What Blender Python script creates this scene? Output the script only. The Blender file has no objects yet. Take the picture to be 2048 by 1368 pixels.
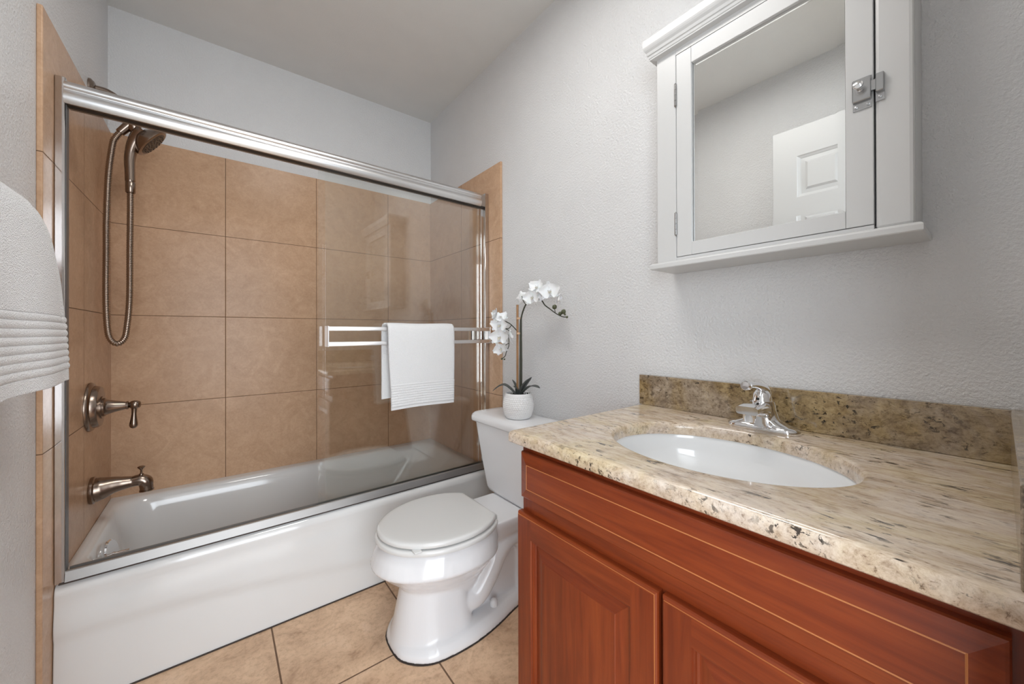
import bpy, bmesh, math, random
from mathutils import Vector, Matrix
random.seed(7)
scene = bpy.context.scene
col = scene.collection

# ------------------------------------------------------------------ camera
cam_d = bpy.data.cameras.new('camera')
cam_d.sensor_width = 36.0
cam_d.lens = 757.52 / 2048 * 36.0
cam_d.shift_x = 0.0
cam_d.shift_y = -(684 - 663.55) / 2048
cam_d.clip_start = 0.01
cam = bpy.data.objects.new('camera', cam_d)
col.objects.link(cam)
CAM = Vector((-1.14531, -2.37463, 1.06461))
_r = Vector((0.79002564, -0.6130686, -0.00252812))
_u = Vector((2.4953e-04, -3.80212e-03, 9.9999274e-01))
_b = Vector((-0.61307376, -0.79002053, -0.0028508))
cam.matrix_world = Matrix(((_r.x, _u.x, _b.x, CAM.x), (_r.y, _u.y, _b.y, CAM.y), (_r.z, _u.z, _b.z, CAM.z), (0, 0, 0, 1)))
scene.camera = cam

# ------------------------------------------------------------------ world, daylight, exposure
world = bpy.data.worlds.new('sky')
scene.world = world
world.use_nodes = True
bg = world.node_tree.nodes['Background']
bg.inputs[0].default_value = (0.62, 0.80, 1.0, 1)
bg.inputs[1].default_value = 1.6

LAMP_STRENGTH = 11.0          # ceiling lamp diffuser (0.44 x 0.62 m)
WINDOW_POWER = 86.0          # daylight through the wide bedroom window


def area(name, loc, rot, sx, sy, power, color):
    l = bpy.data.lights.new(name, 'AREA')
    l.shape = 'RECTANGLE'; l.size = sx; l.size_y = sy
    l.energy = power; l.color = color
    o = bpy.data.objects.new(name, l)
    o.location = loc; o.rotation_euler = rot
    col.objects.link(o)
    return o


# daylight entering the bedroom window behind the camera (area normal points +Y)
area('window_daylight', (-1.55, -4.97, 1.25), (math.radians(90), 0, 0), 2.6, 2.2, WINDOW_POWER, (0.93, 0.968, 1.0))
SIDE_POWER = 62.0             # added fill from the unseen bedroom's left, brightens the wall under the cabinet
area('side_fill', (-2.97, -3.55, 1.25), (math.radians(90), 0, math.radians(-90)), 1.9, 2.0, SIDE_POWER, (0.93, 0.968, 1.0))

scene.view_settings.view_transform = 'Standard'
scene.view_settings.look = 'None'
scene.view_settings.gamma = 1.0
scene.view_settings.use_curve_mapping = False
scene.view_settings.exposure = 0.36
scene.cycles.max_bounces = 12
scene.cycles.diffuse_bounces = 6
scene.cycles.glossy_bounces = 6
scene.cycles.transparent_max_bounces = 16
scene.cycles.sample_clamp_indirect = 6.0

# ------------------------------------------------------------------ constants (metres)
RW = 1.524      # width of the room (right wall X = 0, left wall X = -RW)
H = 2.495       # ceiling
TT = 0.012      # tile thickness
TILE_TOP = 1.938
TILE_END = -0.8225
RIM = 0.353     # bathtub rim
ZC = 0.8243     # countertop
YD = -2.406     # wall with the doorway
GZ = (1.5475, 1.1469, 0.7467)
GX = (-1.1158, -0.7067, -0.2989)


# ------------------------------------------------------------------ object helpers
def finish(me, smooth=True, angle=38):
    me.validate()
    if smooth:
        for p in me.polygons:
            p.use_smooth = True
        me.set_sharp_from_angle(angle=math.radians(angle))


def wpos(o):
    v = Vector((0, 0, 0))
    while o is not None:
        v += o.location
        o = o.parent
    return v


def obj(name, bm, mats, parent=None, smooth=True, angle=38, local=False, recalc=True):
    """link bm as one mesh object; vertices are in world coordinates unless local"""
    if recalc:
        bmesh.ops.recalc_face_normals(bm, faces=bm.faces[:])
    me = bpy.data.meshes.new(name)
    bm.to_mesh(me); bm.free()
    if not isinstance(mats, (list, tuple)):
        mats = [mats]
    for m in mats:
        me.materials.append(m)
    if parent is not None and not local:
        me.transform(Matrix.Translation(-wpos(parent)))
    finish(me, smooth, angle)
    o = bpy.data.objects.new(name, me)
    col.objects.link(o)
    if parent is not None:
        o.parent = parent
    return o


def tag(o, label=None, cat=None, group=None, kind=None):
    if label: o['label'] = label
    if cat: o['category'] = cat
    if group: o['group'] = group
    if kind: o['kind'] = kind
    return o


def thing(name, label, cat, loc=(0, 0, 0), rz=0.0, group=None, kind=None):
    o = bpy.data.objects.new(name, None)
    o.empty_display_size = 0.05
    col.objects.link(o)
    o.location = loc
    o.rotation_euler = (0, 0, rz)
    return tag(o, label, cat, group, kind)


# ------------------------------------------------------------------ mesh helpers
def add_box(bm, x0, x1, y0, y1, z0, z1, bevel=0.0, seg=2):
    m = Matrix.Translation(((x0 + x1) / 2, (y0 + y1) / 2, (z0 + z1) / 2)) @ Matrix.Diagonal((abs(x1 - x0), abs(y1 - y0), abs(z1 - z0), 1))
    r = bmesh.ops.create_cube(bm, size=1.0, matrix=m)
    if bevel > 0:
        es = set()
        for v in r['verts']:
            es.update(v.link_edges)
        bmesh.ops.bevel(bm, geom=list(es), offset=bevel, segments=seg, profile=0.5, affect='EDGES')
    return bm


def box(x0, x1, y0, y1, z0, z1, bevel=0.0, seg=2):
    return add_box(bmesh.new(), x0, x1, y0, y1, z0, z1, bevel, seg)


def frames(path):
    pts = [Vector(p) for p in path]
    n = len(pts)
    tan = []
    for i in range(n):
        a = pts[max(0, i - 1)]; b = pts[min(n - 1, i + 1)]
        t = (b - a)
        tan.append(t.normalized() if t.length > 1e-9 else Vector((0, 0, 1)))
    ref = Vector((0, 0, 1)) if abs(tan[0].z) < 0.9 else Vector((1, 0, 0))
    nrm = (ref - tan[0] * ref.dot(tan[0])).normalized()
    out = []
    for i in range(n):
        nrm = nrm - tan[i] * nrm.dot(tan[i])
        nrm.normalize()
        out.append((pts[i], nrm.copy(), tan[i].cross(nrm).normalized()))
    return out


def add_tube(bm, path, r, seg=12, cap=True, squash=1.0):
    fr = frames(path)
    rings = []
    for i, (p, n, b) in enumerate(fr):
        rr = r[i] if isinstance(r, (list, tuple)) else r
        ring = []
        for k in range(seg):
            a = 2 * math.pi * k / seg
            ring.append(bm.verts.new(p + n * (math.cos(a) * rr) + b * (math.sin(a) * rr * squash)))
        rings.append(ring)
    for i in range(len(rings) - 1):
        for k in range(seg):
            bm.faces.new((rings[i][k], rings[i][(k + 1) % seg], rings[i + 1][(k + 1) % seg], rings[i + 1][k]))
    if cap:
        bm.faces.new(rings[0][::-1]); bm.faces.new(rings[-1])
    return bm


def tube(path, r, seg=12, cap=True, squash=1.0):
    return add_tube(bmesh.new(), path, r, seg, cap, squash)


def add_lathe(bm, prof, org, axis=(0, 0, 1), seg=32, cap=True):
    """prof = [(radius, distance along axis)]"""
    ax = Vector(axis).normalized()
    ref = Vector((0, 0, 1)) if abs(ax.z) < 0.9 else Vector((1, 0, 0))
    u = (ref - ax * ref.dot(ax)).normalized(); v = ax.cross(u)
    org = Vector(org)
    rings = []
    for r, h in prof:
        rings.append([bm.verts.new(org + ax * h + (u * math.cos(2 * math.pi * k / seg) + v * math.sin(2 * math.pi * k / seg)) * max(r, 1e-5)) for k in range(seg)])
    for i in range(len(rings) - 1):
        for k in range(seg):
            bm.faces.new((rings[i][k], rings[i][(k + 1) % seg], rings[i + 1][(k + 1) % seg], rings[i + 1][k]))
    if cap:
        bm.faces.new(rings[0][::-1]); bm.faces.new(rings[-1])
    return bm


def lathe(prof, org, axis=(0, 0, 1), seg=32, cap=True):
    return add_lathe(bmesh.new(), prof, org, axis, seg, cap)


def add_loft(bm, rings, cap0=True, cap1=True, closed=True):
    vr = [[bm.verts.new(p) for p in ring] for ring in rings]
    n = len(vr[0])
    for i in range(len(vr) - 1):
        for k in range(n if closed else n - 1):
            bm.faces.new((vr[i][k], vr[i][(k + 1) % n], vr[i + 1][(k + 1) % n], vr[i + 1][k]))
    if cap0: bm.faces.new(vr[0][::-1])
    if cap1: bm.faces.new(vr[-1])
    return bm


def loft(rings, cap0=True, cap1=True, closed=True):
    return add_loft(bmesh.new(), rings, cap0, cap1, closed)


def add_prism(bm, poly, fn, t0, t1):
    """extrude 2-D polygon; fn(p, q, t) -> 3-D"""
    a = [bm.verts.new(fn(p, q, t0)) for p, q in poly]
    b = [bm.verts.new(fn(p, q, t1)) for p, q in poly]
    n = len(poly)
    for k in range(n):
        bm.faces.new((a[k], a[(k + 1) % n], b[(k + 1) % n], b[k]))
    bm.faces.new(a[::-1]); bm.faces.new(b)
    return bm


def rrect(hx, hy, r, n=8):
    """rounded rectangle outline, ccw, centred on 0"""
    pts = []
    for cx, cy, a0 in ((hx - r, hy - r, 0), (-hx + r, hy - r, 90), (-hx + r, -hy + r, 180), (hx - r, -hy + r, 270)):
        for k in range(n + 1):
            a = math.radians(a0 + 90 * k / n)
            pts.append((cx + r * math.cos(a), cy + r * math.sin(a)))
    return pts


def spline(pts, n=8):
    """Catmull-Rom through points"""
    P = [Vector(p) for p in pts]
    out = []
    for i in range(len(P) - 1):
        p0 = P[max(0, i - 1)]; p1 = P[i]; p2 = P[i + 1]; p3 = P[min(len(P) - 1, i + 2)]
        for k in range(n):
            t = k / n
            out.append(0.5 * ((2 * p1) + (p2 - p0) * t + (2 * p0 - 5 * p1 + 4 * p2 - p3) * t * t + (3 * p1 - p0 - 3 * p2 + p3) * t ** 3))
    out.append(P[-1])
    return out


def smoothstep(a, b, x):
    t = max(0.0, min(1.0, (x - a) / (b - a)))
    return t * t * (3 - 2 * t)


# ------------------------------------------------------------------ materials
class NT:
    def __init__(s, name):
        s.m = bpy.data.materials.new(name)
        s.m.use_nodes = True
        s.t = s.m.node_tree
        s.bsdf = s.t.nodes['Principled BSDF']
        s.out = s.t.nodes['Material Output']

    def n(s, typ, **kw):
        nd = s.t.nodes.new(typ)
        for k, v in kw.items():
            setattr(nd, k, v)
        return nd

    def l(s, a, b):
        s.t.links.new(a, b)

    def coords(s, scale=(1, 1, 1), rot=(0, 0, 0)):
        tc = s.n('ShaderNodeTexCoord')
        mp = s.n('ShaderNodeMapping')
        mp.inputs['Scale'].default_value = scale
        mp.inputs['Rotation'].default_value = rot
        s.l(tc.outputs['Object'], mp.inputs['Vector'])
        return mp.outputs[0]

    def noise(s, vec, scale, detail=4, rough=0.55, dist=0.0):
        nd = s.n('ShaderNodeTexNoise')
        nd.inputs['Scale'].default_value = scale
        nd.inputs['Detail'].default_value = detail
        nd.inputs['Roughness'].default_value = rough
        nd.inputs['Distortion'].default_value = dist
        s.l(vec, nd.inputs['Vector'])
        return nd.outputs['Fac']

    def ramp(s, fac, stops, interp='LINEAR'):
        nd = s.n('ShaderNodeValToRGB')
        cr = nd.color_ramp
        cr.interpolation = interp
        while len(cr.elements) < len(stops):
            cr.elements.new(0.5)
        for e, (p, c) in zip(cr.elements, stops):
            e.position = p
            e.color = c if len(c) == 4 else (*c, 1)
        s.l(fac, nd.inputs[0])
        return nd.outputs[0]

    def mix(s, fac, a, b, mode='MIX'):
        nd = s.n('ShaderNodeMix', data_type='RGBA', blend_type=mode)
        for sock, v in ((nd.inputs[0], fac), (nd.inputs[6], a), (nd.inputs[7], b)):
            if hasattr(v, 'is_linked'):
                s.l(v, sock)
            elif isinstance(v, (int, float)):
                sock.default_value = v
            else:
                sock.default_value = (*v, 1) if len(v) == 3 else v
        return nd.outputs[2]

    def math(s, op, a, b=None):
        nd = s.n('ShaderNodeMath', operation=op)
        for i, v in enumerate((a, b)):
            if v is None: continue
            if hasattr(v, 'is_linked'): s.l(v, nd.inputs[i])
            else: nd.inputs[i].default_value = v
        return nd.outputs[0]

    def bump(s, h, strength, dist):
        nd = s.n('ShaderNodeBump')
        nd.inputs['Strength'].default_value = strength
        nd.inputs['Distance'].default_value = dist
        s.l(h, nd.inputs['Height'])
        s.l(nd.outputs[0], s.bsdf.inputs['Normal'])
        return nd

    def set(s, **kw):
        names = {'color': 'Base Color', 'rough': 'Roughness', 'metal': 'Metallic', 'coat': 'Coat Weight', 'coat_rough': 'Coat Roughness',
                 'spec': 'Specular IOR Level', 'sheen': 'Sheen Weight', 'aniso': 'Anisotropic', 'sss': 'Subsurface Weight'}
        for k, v in kw.items():
            sock = s.bsdf.inputs[names[k]]
            if hasattr(v, 'is_linked'): s.l(v, sock)
            elif k == 'color': sock.default_value = (*v, 1)
            else: sock.default_value = v
        return s


def simple(name, color, rough=0.5, metal=0.0, **kw):
    return NT(name).set(color=color, rough=rough, metal=metal, **kw).m


def paint(name, color, rough=0.42, scale=150, strength=0.55, dist=0.004):
    n = NT(name)
    v = n.coords()
    f = n.noise(v, scale, 3, 0.6)
    g = n.noise(v, 6, 2)
    c = n.ramp(g, [(0.3, [x * 0.97 for x in color]), (0.7, color)])
    n.set(color=c, rough=rough)
    n.bump(f, strength, dist)
    return n.m


WALL_COL = (0.725, 0.725, 0.728)
M_wall = paint('wall_paint', WALL_COL, 0.40, 140, 0.75, 0.0055)
M_ceil = paint('ceiling_paint', (0.76, 0.76, 0.745), 0.65, 190, 0.30, 0.003)


def grid_mask(n, axis_positions, width):
    """1 on grout lines; axis_positions = {'X': [...], 'Z': [...]} in object (= world) coordinates"""
    tc = n.n('ShaderNodeTexCoord')
    sp = n.n('ShaderNodeSeparateXYZ')
    n.l(tc.outputs['Object'], sp.inputs[0])
    cur = None
    for ax, ps in axis_positions.items():
        for p in ps:
            d = n.math('ABSOLUTE', n.math('SUBTRACT', sp.outputs[ax], p))
            cur = d if cur is None else n.math('MINIMUM', cur, d)
    return n.math('LESS_THAN', cur, width), cur


def wall_tile(name, positions, seed=0.0):
    n = NT(name)
    v = n.coords()
    swirl = n.noise(v, 9, 5, 0.62, 2.2)
    fine = n.noise(v, 55, 4, 0.65, 1.6)
    big = n.noise(v, 2.2, 3, 0.5)
    c = n.ramp(fine, [(0.30, (0.459, 0.290, 0.178)), (0.52, (0.556, 0.365, 0.234)), (0.72, (0.633, 0.425, 0.280))])
    c2 = n.ramp(swirl, [(0.30, (0.473, 0.298, 0.184)), (0.50, (0.549, 0.359, 0.231)), (0.74, (0.653, 0.442, 0.295))])
    c = n.mix(0.5, c, c2)
    tint = n.ramp(big, [(0.3, (0.92, 0.90, 0.89)), (0.7, (1.06, 1.05, 1.04))])
    c = n.mix(1.0, c, tint, 'MULTIPLY')
    mask, d = grid_mask(n, positions, 0.0013)
    c = n.mix(mask, c, (0.150, 0.082, 0.045))
    r = n.math('ADD', n.math('MULTIPLY', mask, 0.5), 0.25)
    n.set(color=c, rough=r, spec=0.17)
    edge = n.math('MINIMUM', n.math('DIVIDE', d, 0.003), 1.0)
    h = n.math('ADD', n.math('MULTIPLY', edge, 1.0), n.math('MULTIPLY', fine, 0.12))
    n.bump(h, 0.35, 0.0012)
    return n.m


M_tile_back = wall_tile('wall_tile_back', {'X': GX, 'Z': GZ})
M_tile_side = wall_tile('wall_tile_side', {'Y': (-0.430,), 'Z': GZ})


def floor_tile():
    n = NT('floor_tile')
    v = n.coords()
    a = n.noise(v, 7, 6, 0.68, 0.8)
    b = n.noise(v, 60, 4, 0.7)
    c = n.ramp(a, [(0.30, (0.420, 0.258, 0.156)), (0.46, (0.636, 0.426, 0.276)), (0.60, (0.744, 0.516, 0.342)), (0.75, (0.792, 0.570, 0.402))])
    sp = n.ramp(b, [(0.36, (0.80, 0.76, 0.72)), (0.52, (1, 1, 1))])
    c = n.mix(0.8, c, sp, 'MULTIPLY')
    xs = [-0.993 + 0.412 * k for k in range(-4, 4)]
    ys = [-1.140 + 0.408 * k for k in range(-10, 4)]
    mask, d = grid_mask(n, {'X': xs, 'Y': ys}, 0.0026)
    c = n.mix(mask, c, (0.165, 0.095, 0.055))
    n.set(color=c, rough=n.math('ADD', n.math('MULTIPLY', mask, 0.4), 0.36), spec=0.4)
    edge = n.math('MINIMUM', n.math('DIVIDE', d, 0.005), 1.0)
    h = n.math('ADD', edge, n.math('MULTIPLY', b, 0.15))
    n.bump(h, 0.4, 0.0018)
    return n.m


M_floor = floor_tile()
M_tub = simple('bath_enamel', (0.75, 0.75, 0.745), 0.10, coat=0.4, coat_rough=0.04)
M_china = simple('white_vitreous_china', (0.83, 0.83, 0.845), 0.10, spec=0.45)
M_seat = simple('white_seat_plastic', (0.76, 0.76, 0.75), 0.20)
M_sink = simple('white_sink_china', (0.86, 0.87, 0.88), 0.08, coat=0.5, coat_rough=0.03)
M_chrome = simple('polished_chrome', (0.86, 0.86, 0.87), 0.06, 1.0)
M_alum = simple('bright_aluminium', (0.72, 0.72, 0.725), 0.33, 1.0)
M_jamb = simple('polished_aluminium', (0.62, 0.59, 0.575), 0.07, 1.0)
M_satin = simple('satin_aluminium', (0.44, 0.43, 0.42), 0.48, 1.0)
M_bar = simple('pale_satin_aluminium', (0.86, 0.84, 0.83), 0.34, 1.0)
M_seal = simple('grey_seal', (0.10, 0.10, 0.105), 0.35)
M_gasket = simple('dark_gasket', (0.03, 0.025, 0.022), 0.5)
M_nickel = simple('brushed_bronze_nickel', (0.295, 0.232, 0.190), 0.24, 1.0)
M_nickel_dark = simple('dark_bronze_spray_plate', (0.10, 0.075, 0.06), 0.35, 0.7)
M_hose = simple('metal_hose', (0.36, 0.29, 0.24), 0.26, 1.0)
M_cabwhite = simple('white_lacquer', (0.61, 0.61, 0.605), 0.32)
M_doorwhite = simple('white_door_paint', (0.60, 0.60, 0.60), 0.35)
M_gap = simple('dark_gap', (0.02, 0.018, 0.016), 0.8)
M_mirror = simple('mirror_silver', (0.90, 0.915, 0.905), 0.0, 1.0)
M_steel = simple('worn_steel', (0.42, 0.42, 0.42), 0.26, 1.0)
M_caulk = simple('dark_caulk', (0.05, 0.035, 0.028), 0.7)
M_carpet = simple('bedroom_carpet', (0.50, 0.45, 0.38), 0.95)
M_petal = NT('petal_white').set(color=(0.86, 0.86, 0.865), rough=0.55, sss=0.08).m
M_stem = simple('orchid_stem', (0.035, 0.036, 0.022), 0.5)
M_bud = simple('orchid_bud', (0.075, 0.082, 0.038), 0.5)
M_leaf = simple('orchid_leaf', (0.075, 0.084, 0.078), 0.42)
M_tie = simple('raffia_tie', (0.60, 0.40, 0.26), 0.7)
M_soil = simple('dark_moss', (0.03, 0.026, 0.02), 0.9)
M_lip = simple('petal_lip', (0.70, 0.66, 0.55), 0.5)


def bamboo():
    n = NT('bamboo_stake')
    f = n.noise(n.coords((40, 40, 3)), 4, 3)
    n.set(color=n.ramp(f, [(0.3, (0.26, 0.13, 0.055)), (0.7, (0.42, 0.235, 0.11))]), rough=0.5)
    return n.m


M_bamboo = bamboo()


def glass():
    n = NT('shower_glass')
    t = n.n('ShaderNodeBsdfTransparent')
    t.inputs[0].default_value = (0.984, 0.990, 0.984, 1)
    g = n.n('ShaderNodeBsdfGlossy')
    g.inputs['Roughness'].default_value = 0.0
    g.inputs[0].default_value = (1, 1, 1, 1)
    fr = n.n('ShaderNodeFresnel')
    fr.inputs[0].default_value = 1.56
    fac = n.math('MULTIPLY', fr.outputs[0], 1.0)
    mx = n.n('ShaderNodeMixShader')
    n.l(fac, mx.inputs[0]); n.l(t.outputs[0], mx.inputs[1]); n.l(g.outputs[0], mx.inputs[2])
    n.l(mx.outputs[0], n.out.inputs[0])
    return n.m


M_glass = glass()


def terry(name):
    n = NT(name)
    v = n.coords()
    vo = n.n('ShaderNodeTexVoronoi')
    vo.inputs['Scale'].default_value = 420
    n.l(v, vo.inputs['Vector'])
    f = n.noise(v, 260, 3, 0.7)
    h = n.math('ADD', n.math('MULTIPLY', vo.outputs['Distance'], 0.8), f)
    n.set(color=(0.88, 0.88, 0.885), rough=0.95, sheen=0.25, spec=0.1)
    n.bump(h, 0.8, 0.0035)
    return n.m


M_towel = terry('white_terry')


def granite(name, stretch, dark):
    """beige granite; stretch lengthens the grain along Y; dark = blotchy upright faces"""
    n = NT(name)
    v = n.coords(stretch)
    v1 = n.coords((1, 1, 1))
    base = n.noise(v, 30, 8, 0.78, 0.5)
    mid = n.noise(v, 125, 6, 0.78, 0.4)
    olive = n.noise(v1, 6.5, 4, 0.6, 0.8)
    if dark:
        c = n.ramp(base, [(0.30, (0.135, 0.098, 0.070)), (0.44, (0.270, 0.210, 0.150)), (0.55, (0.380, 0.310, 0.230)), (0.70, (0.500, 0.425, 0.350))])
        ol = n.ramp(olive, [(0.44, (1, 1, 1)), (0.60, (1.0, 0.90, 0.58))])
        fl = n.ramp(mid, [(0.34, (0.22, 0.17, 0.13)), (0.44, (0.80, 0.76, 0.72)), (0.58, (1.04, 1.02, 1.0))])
    else:
        c = n.ramp(base, [(0.30, (0.36, 0.265, 0.185)), (0.43, (0.60, 0.490, 0.385)), (0.56, (0.73, 0.635, 0.535)), (0.74, (0.81, 0.735, 0.660))])
        ol = n.ramp(olive, [(0.36, (0.97, 0.97, 1.0)), (0.47, (1, 0.98, 0.94)), (0.64, (0.93, 0.895, 0.70))])
        fl = n.ramp(mid, [(0.33, (0.30, 0.235, 0.19)), (0.42, (0.85, 0.80, 0.755)), (0.56, (1.03, 1.02, 1.0))])
    c = n.mix(0.9, c, ol, 'MULTIPLY')
    c = n.mix(0.9, c, fl, 'MULTIPLY')
    # dark biotite flecks: short streaks, in drifts
    gate = n.ramp(n.noise(v1, 11, 4, 0.6), [(0.42, (0, 0, 0)), (0.62, (1, 1, 1))])
    k2 = n.mix(gate, (1, 1, 1), n.ramp(n.noise(v, 85, 4, 0.68, 0.5), [(0.395, (0.035, 0.030, 0.03)), (0.43, (1, 1, 1))]))
    c = n.mix(0.95, c, k2, 'MULTIPLY')
    k3 = n.ramp(n.noise(v, 42, 3, 0.6, 0.7), [(0.27, (0.03, 0.03, 0.035)), (0.31, (1, 1, 1))])
    c = n.mix(0.95, c, k3, 'MULTIPLY')
    n.set(color=c, rough=0.16, spec=0.5, coat=0.25, coat_rough=0.05)
    return n.m


M_gran_top = granite('granite_top', (1.0, 0.27, 1.0), False)
M_gran_edge = granite('granite_edge', (1.0, 1.0, 1.0), False)
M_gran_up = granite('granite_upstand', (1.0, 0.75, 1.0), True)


def wood(name, axis):
    n = NT(name)
    sc = {'Y': (30, 1.6, 30), 'Z': (30, 30, 1.6), 'X': (1.6, 30, 30)}[axis]
    f = n.noise(n.coords(sc), 1.8, 5, 0.6, 0.6)
    big = n.noise(n.coords(tuple(0.12 * x for x in sc)), 1.6, 2, 0.5, 0.3)
    fine = n.noise(n.coords(tuple(4 * x for x in sc)), 2.2, 3, 0.6)
    c = n.ramp(f, [(0.28, (0.142, 0.022, 0.006)), (0.50, (0.206, 0.035, 0.009)), (0.74, (0.267, 0.053, 0.013))])
    c2 = n.ramp(big, [(0.32, (0.80, 0.74, 0.78)), (0.66, (1.15, 1.18, 1.10))])
    c = n.mix(1.0, c, c2, 'MULTIPLY')
    c3 = n.ramp(fine, [(0.32, (0.86, 0.84, 0.84)), (0.55, (1, 1, 1))])
    c = n.mix(0.7, c, c3, 'MULTIPLY')
    n.set(color=c, rough=0.34, spec=0.35, coat=0.22, coat_rough=0.16)
    n.bump(fine, 0.06, 0.0008)
    return n.m


M_wood_y = wood('cherry_wood_long', 'Y')
M_wood_z = wood('cherry_wood_upright', 'Z')
M_wood_edge = simple('cherry_worn_edge', (0.52, 0.20, 0.065), 0.30, coat=0.35)


M_pot = simple('dimpled_white_ceramic', (0.82, 0.82, 0.82), 0.38)


def lamp_mat(strength, color):
    n = NT('lamp_diffuser')
    e = n.n('ShaderNodeEmission')
    e.inputs[0].default_value = (*color, 1)
    e.inputs[1].default_value = strength
    n.l(e.outputs[0], n.out.inputs[0])
    return n.m


M_lamp = lamp_mat(LAMP_STRENGTH, (1.0, 0.98, 0.95))

# ================================================================== the setting
S = dict(kind='structure')
HX0, HX1, HY = -3.0, 0.5, -5.0
tag(obj('floor', box(-RW - 0.1, 0.1, YD - 0.12, 0.1, -0.06, 0.0), M_floor, smooth=False), 'beige stone-look floor tiles with brown grout', **S)
tag(obj('ceiling', box(-RW - 0.1, 0.1, YD - 0.12, 0.1, H, H + 0.06), M_ceil, smooth=False), 'pale grey textured ceiling', **S)


def wall_with_tiles(name, wall_bm, tile_bm, tmat, label):
    w = obj(name, wall_bm, M_wall, smooth=False)
    tag(w, label, **S)
    obj('tile_surround', tile_bm, tmat, w, smooth=False)
    return w


wall_with_tiles('wall_back', box(-RW - 0.1, 0.1, 0, 0.1, 0, H), box(-RW + TT, -TT, -TT, 0, 0.30, TILE_TOP), M_tile_back, 'white painted wall behind the tub with tan tiles below')
wall_with_tiles('wall_left', box(-RW - 0.1, -RW, YD, 0, 0, H), box(-RW, -RW + TT, TILE_END, 0, 0, TILE_TOP, 0.003, 2), M_tile_side, 'white painted left wall with tan shower tiles')
wall_with_tiles('wall_right', box(0, 0.1, YD, 0, 0, H), box(-TT, 0, TILE_END, 0, 0, TILE_TOP, 0.003, 2), M_tile_side, 'white painted right wall with tan shower tiles')
# wall with the doorway the camera stands in
DX0, DX1, DH = -1.462, -0.705, 2.125
bm = box(-RW - 0.1, DX0, YD - 0.12, YD, 0, H)
add_box(bm, DX1, 0.1, YD - 0.12, YD, 0, H)
add_box(bm, DX0, DX1, YD - 0.12, YD, DH, H)
tag(obj('wall_front', bm, M_wall, smooth=False), 'white wall with the open doorway', **S)
# bedroom beyond the doorway
tag(obj('floor_bedroom', box(HX0, HX1, HY, YD - 0.12, -0.06, 0.0), M_carpet, smooth=False), 'bedroom carpet beyond the doorway', **S)
tag(obj('ceiling_bedroom', box(HX0, HX1, HY, YD - 0.12, H, H + 0.06), M_ceil, smooth=False), 'bedroom ceiling', **S)
bm = box(HX0 - 0.1, HX0, HY, -4.55, 0, H)  # unseen side wall, its opening added for the side fill
add_box(bm, HX0 - 0.1, HX0, -2.58, YD - 0.12 + 0.12, 0, H)
add_box(bm, HX0 - 0.1, HX0, -4.55, -2.58, 0, 0.22)
add_box(bm, HX0 - 0.1, HX0, -4.55, -2.58, 2.28, H)
tag(obj('wall_bedroom_left', bm, M_wall, smooth=False), 'bedroom side wall with an opening added for fill light', **S)
bm = box(HX0 - 0.06, HX0 - 0.01, -4.55, -4.50, 0.22, 2.28)  # frame round the made-up opening that goes with the fill light
add_box(bm, HX0 - 0.06, HX0 - 0.01, -2.63, -2.58, 0.22, 2.28)
add_box(bm, HX0 - 0.06, HX0 - 0.01, -4.50, -2.63, 0.22, 0.27)
add_box(bm, HX0 - 0.06, HX0 - 0.01, -4.50, -2.63, 2.23, 2.28)
tag(obj('side_fill_frame', bm, M_doorwhite, smooth=False), 'white frame of the added opening for the side fill light', **S)
tag(obj('wall_bedroom_right', box(HX1, HX1 + 0.1, HY, YD - 0.12, 0, H), M_wall, smooth=False), 'bedroom side wall', **S)
bm = box(HX0, RW * -1 - 0.1, YD - 0.12, YD, 0, H)
add_box(bm, 0.1, HX1, YD - 0.12, YD, 0, H)
tag(obj('wall_bedroom_near', bm, M_wall, smooth=False), 'bedroom wall beside the bathroom', **S)
WX0, WX1, WZ0, WZ1 = -2.87, -0.23, 0.12, 2.38
bm = box(HX0, WX0, HY - 0.1, HY, 0, H)
add_box(bm, WX1, HX1, HY - 0.1, HY, 0, H)
add_box(bm, WX0, WX1, HY - 0.1, HY, 0, WZ0)
add_box(bm, WX0, WX1, HY - 0.1, HY, WZ1, H)
tag(obj('wall_bedroom_far', bm, M_wall, smooth=False), 'bedroom wall with the window', **S)
bm = box(WX0, WX0 + 0.05, HY - 0.06, HY - 0.01, WZ0, WZ1)
add_box(bm, WX1 - 0.05, WX1, HY - 0.06, HY - 0.01, WZ0, WZ1)
add_box(bm, WX0 + 0.05, WX1 - 0.05, HY - 0.06, HY - 0.01, WZ0, WZ0 + 0.05)
add_box(bm, WX0 + 0.05, WX1 - 0.05, HY - 0.06, HY - 0.01, WZ1 - 0.05, WZ1)
add_box(bm, -1.57, -1.53, HY - 0.06, HY - 0.01, WZ0 + 0.05, WZ1 - 0.05)
tag(obj('window_1', bm, M_doorwhite, smooth=False), 'white bedroom window frame', **S)

# ------------------------------------------------------------------ door leaf folded against the left wall (seen in the mirror)


def panel_loops(w, h, loops):
    """concentric rectangles (inset, depth) on a w x h front; returns list of rings of (u, v, d)"""
    return [[(i, i, d), (w - i, i, d), (w - i, h - i, d), (i, h - i, d)] for i, d in loops]


def add_panel(bm, fn, u0, v0, w, h, loops, mats=(0, 0), capmat=0):
    """fn(u, v, d) -> world; mats = (side faces, top/bottom faces)"""
    rings = panel_loops(w, h, loops)
    vr = [[bm.verts.new(fn(u0 + u, v0 + v, d)) for u, v, d in r] for r in rings]
    for a, b in zip(vr, vr[1:]):
        for k in range(4):
            f = bm.faces.new((a[k], a[(k + 1) % 4], b[(k + 1) % 4], b[k]))
            f.material_index = mats[1] if k in (0, 2) else mats[0]
    f = bm.faces.new(vr[-1])
    f.material_index = capmat
    return vr


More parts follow.
